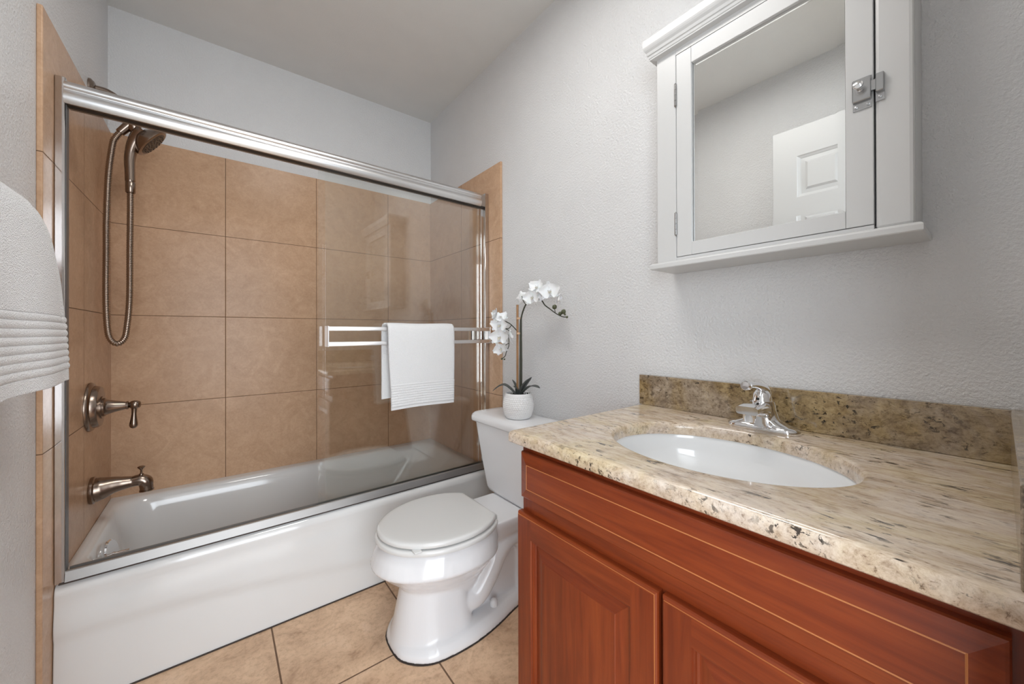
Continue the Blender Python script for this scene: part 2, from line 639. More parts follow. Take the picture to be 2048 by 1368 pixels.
def add_panel_open(bm, fn, u0, v0, w, h, loops, ms, mt, me):
    rings = panel_loops(w, h, loops)
    vr = [[bm.verts.new(fn(u0 + u, v0 + v, d)) for u, v, d in r] for r in rings]
    for j, (a, b) in enumerate(zip(vr, vr[1:])):
        for k in range(4):
            f = bm.faces.new((a[k], a[(k + 1) % 4], b[(k + 1) % 4], b[k]))
            f.material_index = me if j == 4 else (mt if k in (0, 2) else ms)


def door_leaf():
    x0 = -1.456   # face towards the wall
    bm = bmesh.new()
    W, HH = 0.71, 2.105
    y_far = -1.632
    fn = lambda u, v, d: Vector((x0 + d, y_far - W + u, 0.012 + v))
    D = 0.036
    # stiles and rails around six sunken panels
    us = [0.105, 0.302, 0.408, 0.605]
    vs = [0.22, 0.80, 0.90, 1.620, 1.745, 1.957]
    xs = [0, us[0], us[1], us[2], us[3], W]
    zs = [0, vs[0], vs[1], vs[2], vs[3], vs[4], vs[5], HH]
    for i in range(5):
        for j in range(7):
            w = xs[i + 1] - xs[i]; h = zs[j + 1] - zs[j]
            if i in (1, 3) and j in (1, 3, 5):
                add_panel(bm, fn, xs[i], zs[j], w, h, [(0, D), (0.004, D - 0.004), (0.012, D - 0.008), (0.016, D - 0.011), (0.034, D - 0.010), (0.044, D - 0.003)])
            else:
                vsq = [bm.verts.new(fn(xs[i] + a, zs[j] + b, D)) for a, b in ((0, 0), (w, 0), (w, h), (0, h))]
                bm.faces.new(vsq)
    bmesh.ops.remove_doubles(bm, verts=bm.verts[:], dist=1e-5)
    # back and edges
    c = [(0, 0), (W, 0), (W, HH), (0, HH)]
    f = [bm.verts.new(fn(u, v, D)) for u, v in c]; b = [bm.verts.new(fn(u, v, 0)) for u, v in c]
    for k in range(4):
        bm.faces.new((f[k], f[(k + 1) % 4], b[(k + 1) % 4], b[k]))
    bm.faces.new(b[::-1])
    d = obj('door_1', bm, M_doorwhite, smooth=False)
    tag(d, 'white six-panel door folded back against the left wall', **S)
    k = lathe([(0.026, 0), (0.027, 0.004), (0.012, 0.008), (0.011, 0.03), (0.022, 0.04), (0.027, 0.052), (0.024, 0.064), (0.010, 0.068)], (x0 + D, y_far - 0.06, 0.95), (1, 0, 0), 24)
    obj('door_knob', k, M_steel, d)


door_leaf()
bm = box(DX0 - 0.055, DX0, YD, YD + 0.014, 0, DH + 0.055)
add_box(bm, DX1, DX1 + 0.055, YD, YD + 0.014, 0, DH + 0.055)
add_box(bm, DX0, DX1, YD, YD + 0.014, DH, DH + 0.055)
tag(obj('trim_1', bm, M_doorwhite, smooth=False), 'white door casing', **S)

# ------------------------------------------------------------------ ceiling lamp (above the middle of the floor)
LX, LY, LHX, LHY = -0.765, -1.60, 0.19, 0.31
t = thing('ceiling_light', 'flat white rectangular ceiling light above the middle of the floor', 'light', (LX, LY, H))
bm = bmesh.new()
add_loft(bm, [[Vector((LX + a, LY + b, z)) for a, b in rrect(LHX + g, LHY + g, 0.03, 6)] for g, z in ((0.012, H - 0.0005), (0.016, H - 0.006), (0.014, H - 0.034), (0.006, H - 0.040), (0.0, H - 0.037))], True, True)
obj('housing', bm, M_cabwhite, t)
obj('diffuser', loft([[Vector((LX + a, LY + b, z)) for a, b in rrect(LHX - g, LHY - g, 0.028, 6)] for g, z in ((0.001, H - 0.0375), (0.004, H - 0.0400), (0.02, H - 0.0410))], True, True), M_lamp, t)

# ================================================================== bathtub
TX0, TX1, TYF, TYB = -RW + TT + 0.001, -TT - 0.001, -0.742, -TT - 0.001


def bathtub():
    t = thing('bathtub', 'white enamel bathtub filling the tiled alcove', 'bathtub', (-RW / 2, -0.38, 0))
    bm = bmesh.new()
    cx, cy = (TX0 + TX1) / 2, (TYF + TYB) / 2
    hx, hy = (TX1 - TX0) / 2, (TYB - TYF) / 2

    def ring(x0, x1, y0, y1, r, z, n=10):
        ccx, ccy = (x0 + x1) / 2, (y0 + y1) / 2
        return [Vector((ccx + a, ccy + b, z)) for a, b in rrect((x1 - x0) / 2, (y1 - y0) / 2, r, n)]
    rings = []
    # skirt: floor -> rim
    ov = lambda z: -0.006 * (1 - smoothstep(0.0, 0.25, z))
    for z in (0.0, 0.06, 0.12, 0.18, 0.24, 0.30, 0.318):
        rings.append(ring(TX0, TX1, TYF - 0.010 + 0.010 * smoothstep(0.0, 0.33, z), TYB, 0.004, z))
    for a in (0, 20, 40, 60, 80, 90):
        s = math.radians(a)
        rings.append(ring(TX0, TX1, TYF + 0.032 * (1 - math.cos(s)), TYB, 0.004, RIM - 0.030 + 0.030 * math.sin(s)))
    rings.append(ring(TX0 + 0.018, TX1 - 0.04, TYF + 0.085, TYB - 0.040, 0.06, RIM))
    # inner lip and basin walls
    rings.append(ring(TX0 + 0.027, TX1 - 0.055, TYF + 0.098, TYB - 0.052, 0.09, RIM - 0.003))
    rings.append(ring(TX0 + 0.035, TX1 - 0.068, TYF + 0.108, TYB - 0.062, 0.10, RIM - 0.014))
    rings.append(ring(TX0 + 0.041, TX1 - 0.085, TYF + 0.115, TYB - 0.070, 0.11, RIM - 0.040))
    for q in (0.2, 0.4, 0.6, 0.8):
        z = RIM - 0.04 - q * 0.215
        rings.append(ring(TX0 + 0.041 + 0.040 * q, TX1 - 0.085 - 0.16 * q, TYF + 0.115 + 0.035 * q, TYB - 0.070 - 0.035 * q, 0.11 + 0.02 * q, z))
    rings.append(ring(TX0 + 0.092, TX1 - 0.285, TYF + 0.160, TYB - 0.115, 0.12, 0.084))
    rings.append(ring(TX0 + 0.125, TX1 - 0.325, TYF + 0.185, TYB - 0.140, 0.11, 0.072))
    rings.append(ring(TX0 + 0.200, TX1 - 0.40, TYF + 0.24, TYB - 0.20, 0.08, 0.068))
    add_loft(bm, rings, cap0=False, cap1=True)
    # subdivide the front skirt so the pressed curve can be modelled
    front = [e for e in bm.edges if all(v.co.y < TYF + 0.001 + 0.0 and v.co.z < 0.305 for v in e.verts) and abs(e.verts[0].co.z - e.verts[1].co.z) < 1e-4 and e.calc_length() > 0.5]
    bmesh.ops.subdivide_edges(bm, edges=front, cuts=46, use_grid_fill=True)
    vert_e = [e for e in bm.edges if all(v.co.y < TYF + 0.001 and v.co.z < 0.325 for v in e.verts) and abs(e.verts[0].co.x - e.verts[1].co.x) < 1e-4]
    bmesh.ops.subdivide_edges(bm, edges=vert_e, cuts=3, use_grid_fill=True)
    for v in bm.verts:
        if v.co.y < TYF + 0.001 and v.co.z < 0.30:
            x = v.co.x
            k = (x - TX0) / (TX1 - TX0)
            zc = 0.205 - 0.135 * smoothstep(0.05, 0.85, k)
            v.co.y -= 0.0055 * smoothstep(zc - 0.012, zc + 0.012, v.co.z) * (1 - smoothstep(0.24, 0.30, v.co.z))
    obj('basin_and_apron', bm, M_tub, t, angle=60)
    # overflow plate with trip lever on the drain-end wall
    ox, oy, oz = -1.4560, -0.412, 0.281
    ov = obj('overflow_plate', lathe([(0.036, -0.016), (0.042, -0.002), (0.0425, 0.008), (0.039, 0.012), (0.012, 0.0135), (0.002, 0.0138)], (ox, oy, oz), (1, -0.22, 0.20), 40), M_chrome, t)
    obj('trip_lever', tube([(ox + 0.010, oy - 0.004, oz - 0.006), (ox + 0.022, oy - 0.007, oz - 0.007), (ox + 0.056, oy - 0.012, oz - 0.003)], [0.0065, 0.005, 0.0042], 12), M_chrome, ov)
    dr = obj('drain', lathe([(0.032, 0.0), (0.032, 0.003), (0.024, 0.004), (0.020, 0.001), (0.002, 0.001)], (TX0 + 0.28, -0.38, 0.0685), (0, 0, 1), 32), M_chrome, t)
    # caulk at the floor
    obj('floor_caulk', box(TX0, TX1, TYF - 0.0145, TYF - 0.008, 0.0, 0.0035), M_caulk, t)
    return t


bathtub()

# ================================================================== sliding shower door (local frame: u along X, y into the tub)
EX, EY = -RW + TT, -0.738
EL = RW - 2 * TT
ER = math.atan(0.0142)


def enclosure():
    t = thing('shower_door', 'chrome framed sliding glass door on the bathtub rim', 'shower door', (EX, EY, RIM), ER)
    z = lambda v: v - RIM
    g = 0.001
    L = EL - g

    # wall jambs: mirror-bright U channels
    bm = box(g, 0.0215, 0.0, 0.036, z(RIM + 0.001), z(1.800), 0.0015, 1)
    lj = obj('side_jamb', bm, M_jamb, t, local=True)
    obj('jamb_seal', box(0.0217, 0.0228, 0.005, 0.031, z(RIM + 0.034), z(1.724)), M_seal, lj, local=True, smooth=False)
    bm = box(L - 0.0225, L, 0.0, 0.036, z(RIM + 0.001), z(1.800), 0.0015, 1)
    obj('side_jamb', bm, M_jamb, t, local=True)
    # header: body + moulded face of two bulges
    bm = box(0.0215, L - 0.0225, -0.001, 0.050, z(1.728), z(1.786))
    hd = obj('header_rail', bm, M_satin, t, local=True, smooth=False)
    prof = []
    b0, b1 = 1.7245, 1.7885
    mid = b0 + 0.60 * (b1 - b0)
    prof.append((0.0, b0))
    for k in range(0, 25):
        a = math.pi * (0.04 + 0.92 * k / 24)
        prof.append((-0.004 - 0.0095 * math.sin(a), b0 + (mid - b0) * (k / 24)))
    for k in range(1, 20):
        a = math.pi * k / 20
        prof.append((-0.004 - 0.0060 * math.sin(a), mid + 0.002 + (b1 - 0.005 - mid) * (k / 20)))
    prof += [(-0.0035, b1 - 0.003), (-0.002, b1), (0.0, b1)]
    bm = add_prism(bmesh.new(), prof, lambda p, q, u: Vector((u, p, z(q))), 0.0195, L - 0.052)
    obj('header_moulding', bm, M_alum, hd, local=True, angle=50)
    # dark underside with two grooves
    bm = box(0.0215, L - 0.0225, 0.002, 0.016, z(1.7255), z(1.7285))
    add_box(bm, 0.0215, L - 0.0225, 0.020, 0.034, z(1.7255), z(1.7285))
    obj('track_groove', bm, M_gasket, hd, local=True, smooth=False)
    # bottom track, sloped front face
    poly = [(0.000, RIM + 0.0015), (-0.003, RIM + 0.004), (0.002, RIM + 0.031), (0.005, RIM + 0.033), (0.012, RIM + 0.033), (0.013, RIM + 0.012), (0.046, RIM + 0.010), (0.047, RIM + 0.026), (0.050, RIM + 0.026), (0.050, RIM + 0.0015)]
    bm = add_prism(bmesh.new(), poly, lambda p, q, u: Vector((u, p, z(q))), 0.0215, L - 0.0225)
    obj('bottom_track', bm, M_satin, t, local=True, angle=25)
    obj('track_caulk', box(0.01, L - 0.01, -0.0045, 0.0, z(RIM + 0.0005), z(RIM + 0.0035)), M_caulk, t, local=True, smooth=False)
    # glass panes
    u = lambda X: X - EX
    bm = box(u(-0.826), u(-0.052), 0.0385, 0.0445, z(RIM + 0.013), z(1.735))
    rear = obj('glass_panel', bm, M_glass, t, local=True, smooth=False)
    rear['label'] = 'rear sliding glass panel'
    bm = box(u(-0.803), u(-0.044), 0.0205, 0.0265, z(RIM + 0.013), z(1.735))
    front = obj('glass_panel', bm, M_glass, t, local=True, smooth=False)
    front['label'] = 'front sliding glass panel with the towel bar'
    # finger pull on the rear pane
    bm = lathe([(0.021, -0.026), (0.023, -0.024), (0.023, 0.024), (0.021, 0.026)], (u(-0.075), 0.062, z(1.052)), (0, 0, 1), 24)
    obj('finger_pull', bm, M_chrome, rear, local=True)
    # double towel bar on the front pane
    x0, x1 = u(-0.806), u(-0.0225)
    yb = -0.024
    tb = obj('towel_bar', box(x0 + 0.004, x1 - 0.003, yb - 0.006, yb + 0.002, z(1.0745), z(1.0915), 0.0015, 2), M_bar, front, local=True)
    obj('towel_bar', box(x0 + 0.004, x1 - 0.003, yb - 0.006, yb + 0.002, z(1.0130), z(1.0300), 0.0015, 2), M_bar, front, local=True)
    for a in (x0, x1 - 0.004):
        obj('bar_bracket', box(a, a + 0.005, yb - 0.008, 0.0205, z(1.0105), z(1.0940), 0.001, 1), M_bar, front, local=True)
    return t


enclosure()


# ================================================================== towels
def resample(pts, step):
    P = [Vector(p) for p in pts]
    out = [P[0]]
    acc = 0
    for a, b in zip(P, P[1:]):
        d = (b - a).length
        t = step - acc
        while t <= d:
            out.append(a + (b - a) * (t / d))
            t += step
        acc = (acc + d) % step if d >= step - acc else acc + d
    return out


def shower_towel():
    # section in (y, z), from front hem up over the bar and down behind
    sec = spline([(-0.7905, 0.734, 0), (-0.791, 0.85, 0), (-0.790, 0.98, 0), (-0.788, 1.075, 0), (-0.780, 1.097, 0), (-0.760, 1.1045, 0), (-0.737, 1.097, 0), (-0.7270, 1.075, 0), (-0.7250, 0.98, 0), (-0.7250, 0.86, 0), (-0.7245, 0.775, 0)], 10)
    pts = resample(sec, 0.0014)
    N = 44
    bm = bmesh.new()
    grid = []
    total = len(pts)
    top = max(range(total), key=lambda i: pts[i].y)
    for i, p in enumerate(pts):
        a = pts[max(0, i - 1)]; b = pts[min(total - 1, i + 1)]
        tg = (b - a).normalized()
        nrm = Vector((-tg.y, tg.x, 0))      # outward
        d = i * 0.0014
        row = []
        front = i < top
        hem = d if front else (total - 1 - i) * 0.0014
        for k in range(N + 1):
            s = k / N
            if front:
                x0 = -0.577 + 0.012 * smoothstep(0.30, 0.0, d) ; x1 = -0.263 - 0.003 * smoothstep(0.25, 0.0, d)
            else:
                x0 = -0.584; x1 = -0.268
            x = x0 + (x1 - x0) * s
            off = 0.0
            if front and 0.012 < hem < 0.1119:
                off = 0.0052 * abs(math.sin(math.pi * (hem - 0.012) / 0.0111)) ** 0.6 - 0.0026
            off += 0.0016 * math.sin(6.0 * s + 5 * d) * smoothstep(0.0, 0.1, hem)
            off += -0.002 * (abs(2 * s - 1) ** 10)
            dz = 0.004 * math.sin(3.4 * s + 0.4) * smoothstep(0.15, 0.0, hem) + 0.006 * s * smoothstep(0.2, 0.0, hem)
            q = p + nrm * off
            row.append(bm.verts.new((x, q.x, q.y + dz)))
        grid.append(row)
    for i in range(total - 1):
        for k in range(N):
            bm.faces.new((grid[i][k], grid[i][k + 1], grid[i + 1][k + 1], grid[i + 1][k]))
    o = obj('hand_towel', bm, M_towel, smooth=True, angle=80)
    # folded thickness
    m = o.modifiers.new('cloth', 'SOLIDIFY'); m.thickness = 0.009; m.offset = 0
    tag(o, 'white hand towel folded over the glass door bar', 'towel')
    return o


shower_towel()


def wall_towel():
    # section in (X, z) from the hem on the room side up over the bar to the wall side
    sec = spline([(-1.4205, 0.958, 0), (-1.4225, 1.06, 0), (-1.426, 1.17, 0), (-1.4315, 1.265, 0), (-1.4365, 1.300, 0), (-1.4445, 1.319, 0), (-1.4565, 1.324, 0), (-1.4695, 1.312, 0), (-1.4775, 1.26, 0), (-1.484, 1.12, 0), (-1.488, 1.00, 0)], 10)
    step = 0.0019
    pts = resample(sec, step)
    N = 60
    total = len(pts)
    top = max(range(total), key=lambda i: pts[i].y)
    bm = bmesh.new()
    grid = []
    for i, p in enumerate(pts):
        a = pts[max(0, i - 1)]; b = pts[min(total - 1, i + 1)]
        tg = (b - a).normalized()
        nrm = Vector((tg.y, -tg.x, 0))
        d = i * step
        front = i < top
        hem = d if front else (total - 1 - i) * step
        # far end retreats towards the top (shoulder)
        zz = p.y
        far = -1.035 - 0.012 * smoothstep(0.96, 1.07, zz) - 0.030 * smoothstep(1.05, 1.20, zz) - 0.036 * smoothstep(1.17, 1.27, zz) - 0.045 * smoothstep(1.25, 1.325, zz)
        near = -1.515
        if not front:
            far = -1.165
        row = []
        for k in range(N + 1):
            s = k / N
            y = near + (far - near) * s
            off = 0.0
            if front and 0.026 < hem < 0.146:
                off = 0.0060 * abs(math.sin(math.pi * (hem - 0.026) / 0.0150)) ** 0.6 - 0.0036
            # soft vertical folds, and the step of the folded layer near the far edge
            off += 0.0045 * math.sin(11.0 * s + 1.0) * smoothstep(0.36, 0.0, d if front else 1.0)
            if front:
                off += 0.004 * smoothstep(far - 0.052, far - 0.058, y)
            off += -0.003 * smoothstep(0.965, 1.0, s) ** 2
            q = p + nrm * off
            row.append(bm.verts.new((q.x, y, q.y)))
        grid.append(row)
    for i in range(total - 1):
        for k in range(N):
            bm.faces.new((grid[i][k], grid[i][k + 1], grid[i + 1][k + 1], grid[i + 1][k]))
    o = obj('bath_towel', bm, M_towel, smooth=True, angle=80)
    m = o.modifiers.new('cloth', 'SOLIDIFY'); m.thickness = 0.009; m.offset = 0
    tag(o, 'large white bath towel hanging on the left wall', 'towel')
    t = thing('towel_rail', 'metal towel rail on the left wall holding the bath towel', 'towel rail', (-RW, -1.34, 1.30))
    obj('rail', tube([(-1.4545, -1.560, 1.300), (-1.4545, -1.112, 1.300)], 0.0072, 16), M_steel, t)
    for y in (-1.545, -1.127):
        obj('post', lathe([(0.026, 0.0005), (0.026, 0.006), (0.012, 0.012), (0.010, 0.055), (0.013, 0.062), (0.013, 0.078), (0.004, 0.081)], (-RW, y, 1.300), (1, 0, 0), 24), M_steel, t)


wall_towel()


# ================================================================== shower fittings on the left wall
def hand_shower():
    y = -0.30
    t = thing('hand_shower', 'bronze hand shower with a metal hose on the left wall', 'shower', (-RW, y, 1.985))
    obj('wall_flange', lathe([(0.030, 0.0005), (0.030, 0.006), (0.022, 0.014), (0.012, 0.018)], (-RW, y, 1.985), (1, 0, 0), 28), M_nickel, t)
    arm = spline([(-1.512, y, 1.985), (-1.475, y, 1.983), (-1.440, y, 1.960), (-1.412, y, 1.915), (-1.402, y, 1.893)], 8)
    obj('shower_arm', tube(arm, 0.0105, 16), M_nickel, t)
    # cradle / ball joint block
    obj('cradle', lathe([(0.010, 0), (0.019, 0.004), (0.021, 0.02), (0.020, 0.042), (0.014, 0.050), (0.002, 0.052)], (-1.407, y, 1.902), (0.10, 0, -1), 24), M_nickel, t)
    obj('hose_connector', lathe([(0.0085, 0), (0.0135, 0.002), (0.0155, 0.044), (0.0165, 0.050), (0.012, 0.056)], (-1.4445, y, 1.838), (0.031, 0, 0.046), 24), M_nickel, t)
    # corrugated hose
    key = [(-1.4435, y, 1.840), (-1.456, y, 1.815), (-1.4635, y, 1.7856), (-1.4741, y, 1.668), (-1.4792, y, 1.50), (-1.4797, y, 1.3824), (-1.4805, y, 1.1929), (-1.4760, y, 1.0793), (-1.4665, y, 1.040), (-1.4499, y, 1.0268), (-1.4335, y, 1.042), (-1.4255, y, 1.0794), (-1.4175, y, 1.1961), (-1.4163, y, 1.3908), (-1.4152, y, 1.50), (-1.4147, y, 1.615)]
    fine = resample(spline(key, 60), 0.00165)
    rad = [0.0090 + (0.0016 if (i % 4) in (1, 2) else -0.0004) for i in range(len(fine))]
    obj('hose', tube(fine, rad, 14), M_hose, t, angle=80)
    # handset: ferrule, handle, round head facing down into the tub
    hs = obj('handset', tube(spline([(-1.4147, y, 1.612), (-1.4147, y, 1.625), (-1.4152, y, 1.655), (-1.4156, y, 1.662), (-1.4165, y, 1.700), (-1.4170, y, 1.735), (-1.4135, y, 1.772), (-1.4030, y, 1.812), (-1.385, y, 1.846), (-1.375, y, 1.858)], 6),
                              [*([0.0125] * 6), *([0.0128] * 6), *[0.0135 + 0.0018 * k / 6 for k in range(6)], *([0.0150] * 6), *[0.0150 + 0.001 * k / 6 for k in range(6)], *[0.0160 + 0.0015 * k / 6 for k in range(6)], *[0.0175 + 0.0045 * k / 6 for k in range(6)], *[0.022 + 0.008 * k / 6 for k in range(6)], *[0.030 + 0.004 * k / 6 for k in range(6)], 0.030], 20), M_nickel, t, angle=60)
    obj('ferrule', lathe([(0.0125, 0), (0.0145, 0.003), (0.0150, 0.040), (0.0135, 0.043)], (-1.4147, y, 1.612), (0, 0, 1), 24), M_nickel, hs)
    ax = Vector((0.79, 0.055, -0.61)).normalized()
    c = Vector((-1.3595, y, 1.831))
    obj('head_shell', lathe([(0.010, -0.036), (0.030, -0.032), (0.048, -0.018), (0.062, -0.002), (0.066, 0.006), (0.066, 0.010), (0.062, 0.0125), (0.052, 0.0125)], c, ax, 40), M_nickel, hs)
    bm = lathe([(0.052, 0.011), (0.052, 0.0135), (0.030, 0.0155), (0.002, 0.016)], c, ax, 36)
    uu = ax.orthogonal().normalized(); vv = ax.cross(uu)
    for rr, cnt in ((0.014, 6), (0.028, 12), (0.042, 18)):
        for k in range(cnt):
            a = 2 * math.pi * k / cnt
            add_lathe(bm, [(0.0022, 0.013), (0.0018, 0.0182), (0.0003, 0.0186)], c + (uu * math.cos(a) + vv * math.sin(a)) * rr, ax, 8)
    obj('spray_plate', bm, M_nickel_dark, hs)


hand_shower()
W = -RW + TT


def valve():
    y, z = -0.360, 0.800
    t = thing('shower_valve', 'round bronze valve plate with lever handle on the tiled left wall', 'shower valve', (W, y, z))
    obj('escutcheon', lathe([(0.088, 0.0005), (0.088, 0.004), (0.084, 0.010), (0.076, 0.013), (0.074, 0.024), (0.070, 0.029), (0.040, 0.031)], (W, y, z), (1, 0, 0), 56), M_nickel, t)
    s = obj('stem', lathe([(0.040, 0.029), (0.040, 0.034), (0.0335, 0.035), (0.0335, 0.040), (0.030, 0.042), (0.026, 0.050), (0.0205, 0.066), (0.0165, 0.084), (0.0135, 0.094), (0.0155, 0.095), (0.0155, 0.100), (0.009, 0.102), (0.009, 0.105)], (W, y, z - 0.004), (1, 0, 0), 40), M_nickel, t)
    h = obj('lever_handle', lathe([(0.002, -0.017), (0.009, -0.015), (0.0145, -0.008), (0.0165, 0.0), (0.0155, 0.007), (0.0125, 0.012), (0.0128, 0.0135), (0.009, 0.017), (0.002, 0.0185)], (W + 0.116, y, z - 0.004), (1, 0, 0), 28), M_nickel, t)
    obj('lever', lathe([(0.009, 0.010), (0.0075, 0.022), (0.0072, 0.036), (0.009, 0.052), (0.0118, 0.070), (0.0122, 0.078), (0.0095, 0.085), (0.004, 0.089), (0.001, 0.0895)], (W + 0.116, y, z - 0.004), (-0.03, 0, -1), 24), M_nickel, h)


valve()


def spout():
    y, z = -0.345, 0.500
    t = thing('tub_spout', 'bronze tub spout with a lift knob above the tub rim', 'tub spout', (W, y, z))
    obj('wall_ring', lathe([(0.047, 0.0005), (0.048, 0.004), (0.048, 0.010), (0.044, 0.014)], (W, y, z - 0.006), (1, 0, 0), 40), M_nickel, t)
    path = spline([(W + 0.012, y, z - 0.006), (W + 0.030, y, z - 0.003), (W + 0.055, y, z + 0.001), (W + 0.080, y, z + 0.002), (W + 0.108, y, z + 0.002), (W + 0.130, y, z + 0.003), (W + 0.144, y, z - 0.006), (W + 0.147, y, z - 0.022), (W + 0.148, y, z - 0.036)], 6)
    rk = [0.043, 0.0395, 0.031, 0.0245, 0.0195, 0.0215, 0.0225, 0.020, 0.0195]
    rad = []
    for i in range(len(rk) - 1):
        rad += [rk[i] + (rk[i + 1] - rk[i]) * k / 6 for k in range(6)]
    rad.append(rk[-1])
    obj('spout_body', tube(path, rad, 28), M_nickel, t, angle=60)
    obj('outlet_rim', lathe([(0.0195, 0.0), (0.0215, 0.001), (0.0215, 0.005), (0.0185, 0.0055), (0.016, -0.001)], (W + 0.148, y, z - 0.0365), (0.03, 0, -1), 28), M_nickel, t)
    obj('diverter_knob', lathe([(0.008, -0.004), (0.007, 0.004), (0.0035, 0.006), (0.003, 0.018), (0.005, 0.021), (0.0112, 0.029), (0.0115, 0.031), (0.006, 0.034), (0.001, 0.0345)], (W + 0.133, y, z + 0.022), (0, 0, 1), 24), M_nickel, t)


spout()

# ================================================================== toilet
TC = -1.112     # centre line of the bowl


def egg(xf, xr, b, z, n=48, xm=None, p=2.0, yc=TC, rearp=2.4):
    """egg outline: front tip xf (towards -X), rear xr, half-width b"""
    if xm is None: xm = xr + (xf - xr) * 0.42
    pts = []
    for k in range(n):
        a = 2 * math.pi * k / n
        c, s = math.cos(a), math.sin(a)
        if c < 0:
            x = xm + (xf - xm) * abs(c) ** (2 / p)
            y = b * math.copysign(abs(s) ** (2 / p), s)
        else:
            x = xm + (xr - xm) * abs(c) ** (2 / rearp)
            y = b * math.copysign(abs(s) ** (2 / rearp), s)
        pts.append(Vector((x, yc + y, z)))
    return pts


def mods(o, voxel, smooth_it):
    m = o.modifiers.new('remesh', 'REMESH'); m.mode = 'VOXEL'; m.voxel_size = voxel; m.use_smooth_shade = True
    s = o.modifiers.new('smooth', 'SMOOTH'); s.factor = 0.5; s.iterations = smooth_it
    return o


def toilet():
    t = thing('toilet', 'white toilet with closed lid between bathtub and vanity', 'toilet', (-0.40, TC, 0))
    bm = bmesh.new()
    # bowl: rim down to the neck
    add_loft(bm, [egg(-0.712, -0.300, 0.172, 0.357), egg(-0.722, -0.300, 0.180, 0.345), egg(-0.736, -0.300, 0.189, 0.320), egg(-0.747, -0.300, 0.197, 0.290), egg(-0.747, -0.300, 0.197, 0.285),
                  egg(-0.738, -0.300, 0.187, 0.276), egg(-0.719, -0.305, 0.169, 0.258), egg(-0.695, -0.315, 0.150, 0.235), egg(-0.665, -0.33, 0.124, 0.208), egg(-0.640, -0.345, 0.104, 0.18), egg(-0.62, -0.36, 0.09, 0.14)])
    # pedestal column
    add_loft(bm, [egg(-0.644, -0.425, 0.098, 0.215, rearp=3.2), egg(-0.650, -0.425, 0.101, 0.180, rearp=3.4), egg(-0.662, -0.420, 0.110, 0.120, rearp=3.6), egg(-0.674, -0.412, 0.124, 0.060, rearp=3.6), egg(-0.686, -0.405, 0.140, 0.012, rearp=3.4), egg(-0.688, -0.40, 0.144, 0.0005, rearp=3.2)])
    # foot plinth
    def foot(z, g):
        key = [(-0.688, 0.0), (-0.680, 0.064), (-0.640, 0.118), (-0.585, 0.148), (-0.50, 0.158), (-0.42, 0.155), (-0.33, 0.138), (-0.229, 0.110), (-0.15, 0.100), (-0.10, 0.098)]
        pts = spline([(x, y, 0) for x, y in key], 4)
        left = [Vector((p.x + (g if p.x < -0.6 else 0), TC + max(0, p.y - g), z)) for p in pts]
        right = [Vector((p.x + (g if p.x < -0.6 else 0), TC - max(0, p.y - g), z)) for p in pts]
        return left + right[::-1][:-1]
    add_loft(bm, [foot(0.0005, 0.0), foot(0.020, 0.003), foot(0.036, 0.014), foot(0.044, 0.026)])
    # rear deck under the tank and neck
    add_loft(bm, [[Vector((x, TC + y, z)) for x, y in rrect(hx, hy, 0.03, 6)] for hx, hy, z in ((0.01, 0.01, 0.2),)] if False else
             [[Vector((cx + x, TC + y, z)) for x, y in rrect(hx, hy, 0.035, 6)] for cx, hx, hy, z in ((-0.20, 0.10, 0.060, 0.20), (-0.195, 0.12, 0.085, 0.25), (-0.19, 0.150, 0.110, 0.30), (-0.185, 0.165, 0.120, 0.335), (-0.185, 0.165, 0.120, 0.357))])
    # trapway bulge at both sides
    for sgn in (-1, 1):
        add_tube(bm, spline([(-0.47, TC + sgn * 0.055, 0.10), (-0.40, TC + sgn * 0.070, 0.10), (-0.345, TC + sgn * 0.072, 0.155), (-0.29, TC + sgn * 0.070, 0.235), (-0.225, TC + sgn * 0.064, 0.262), (-0.165, TC + sgn * 0.060, 0.225), (-0.15, TC + sgn * 0.056, 0.14), (-0.16, TC + sgn * 0.05, 0.03)], 5), 0.043, 16)
    add_loft(bm, [[Vector((cx + x, TC + y, z)) for x, y in rrect(hx, hy, 0.03, 6)] for cx, hx, hy, z in ((-0.26, 0.15, 0.07, 0.012), (-0.27, 0.14, 0.055, 0.10), (-0.27, 0.13, 0.06, 0.22))])
    b = obj('bowl', bm, M_china, t)
    mods(b, 0.0042, 8)
    # seat ring and lid
    def lid_ring(g, z):
        pts = []
        xr, xm, xf, hb, hr = -0.334, -0.500, -0.7235, 0.1835, 0.118
        for k in range(0, 41):
            a = math.pi * (k / 40 - 0.5)
            pts.append((xm + (xf - xm) * math.cos(a), hb * math.sin(a)))
        for k in range(1, 13):
            s = k / 12
            x = xm + (xr - xm) * s
            pts.append((x, hb * math.sqrt(max(0, 1 - (s ** 2.2) * (1 - (hr / hb) ** 2)))))
        for k in range(12, 0, -1):
            s = k / 12
            x = xm + (xr - xm) * s
            pts.append((x, -hb * math.sqrt(max(0, 1 - (s ** 2.2) * (1 - (hr / hb) ** 2)))))
        cx = -0.52
        return [Vector((cx + (x - cx) * (1 - g / 0.19), TC + y * (1 - g / 0.183), z)) for x, y in pts]
    seat = loft([lid_ring(0.004, 0.3595), lid_ring(-0.005, 0.3605), lid_ring(-0.006, 0.364), lid_ring(-0.006, 0.372), lid_ring(-0.003, 0.3755), lid_ring(0.008, 0.3765)])
    obj('seat', seat, M_seat, t, angle=50)
    lid = loft([lid_ring(0.012, 0.3815), lid_ring(0.002, 0.3822), lid_ring(0.0, 0.385), lid_ring(0.0, 0.393), lid_ring(0.003, 0.397), lid_ring(0.010, 0.3988), lid_ring(0.020, 0.3995), lid_ring(0.09, 0.4010)])
    lo = obj('lid', lid, M_seat, t, angle=50)
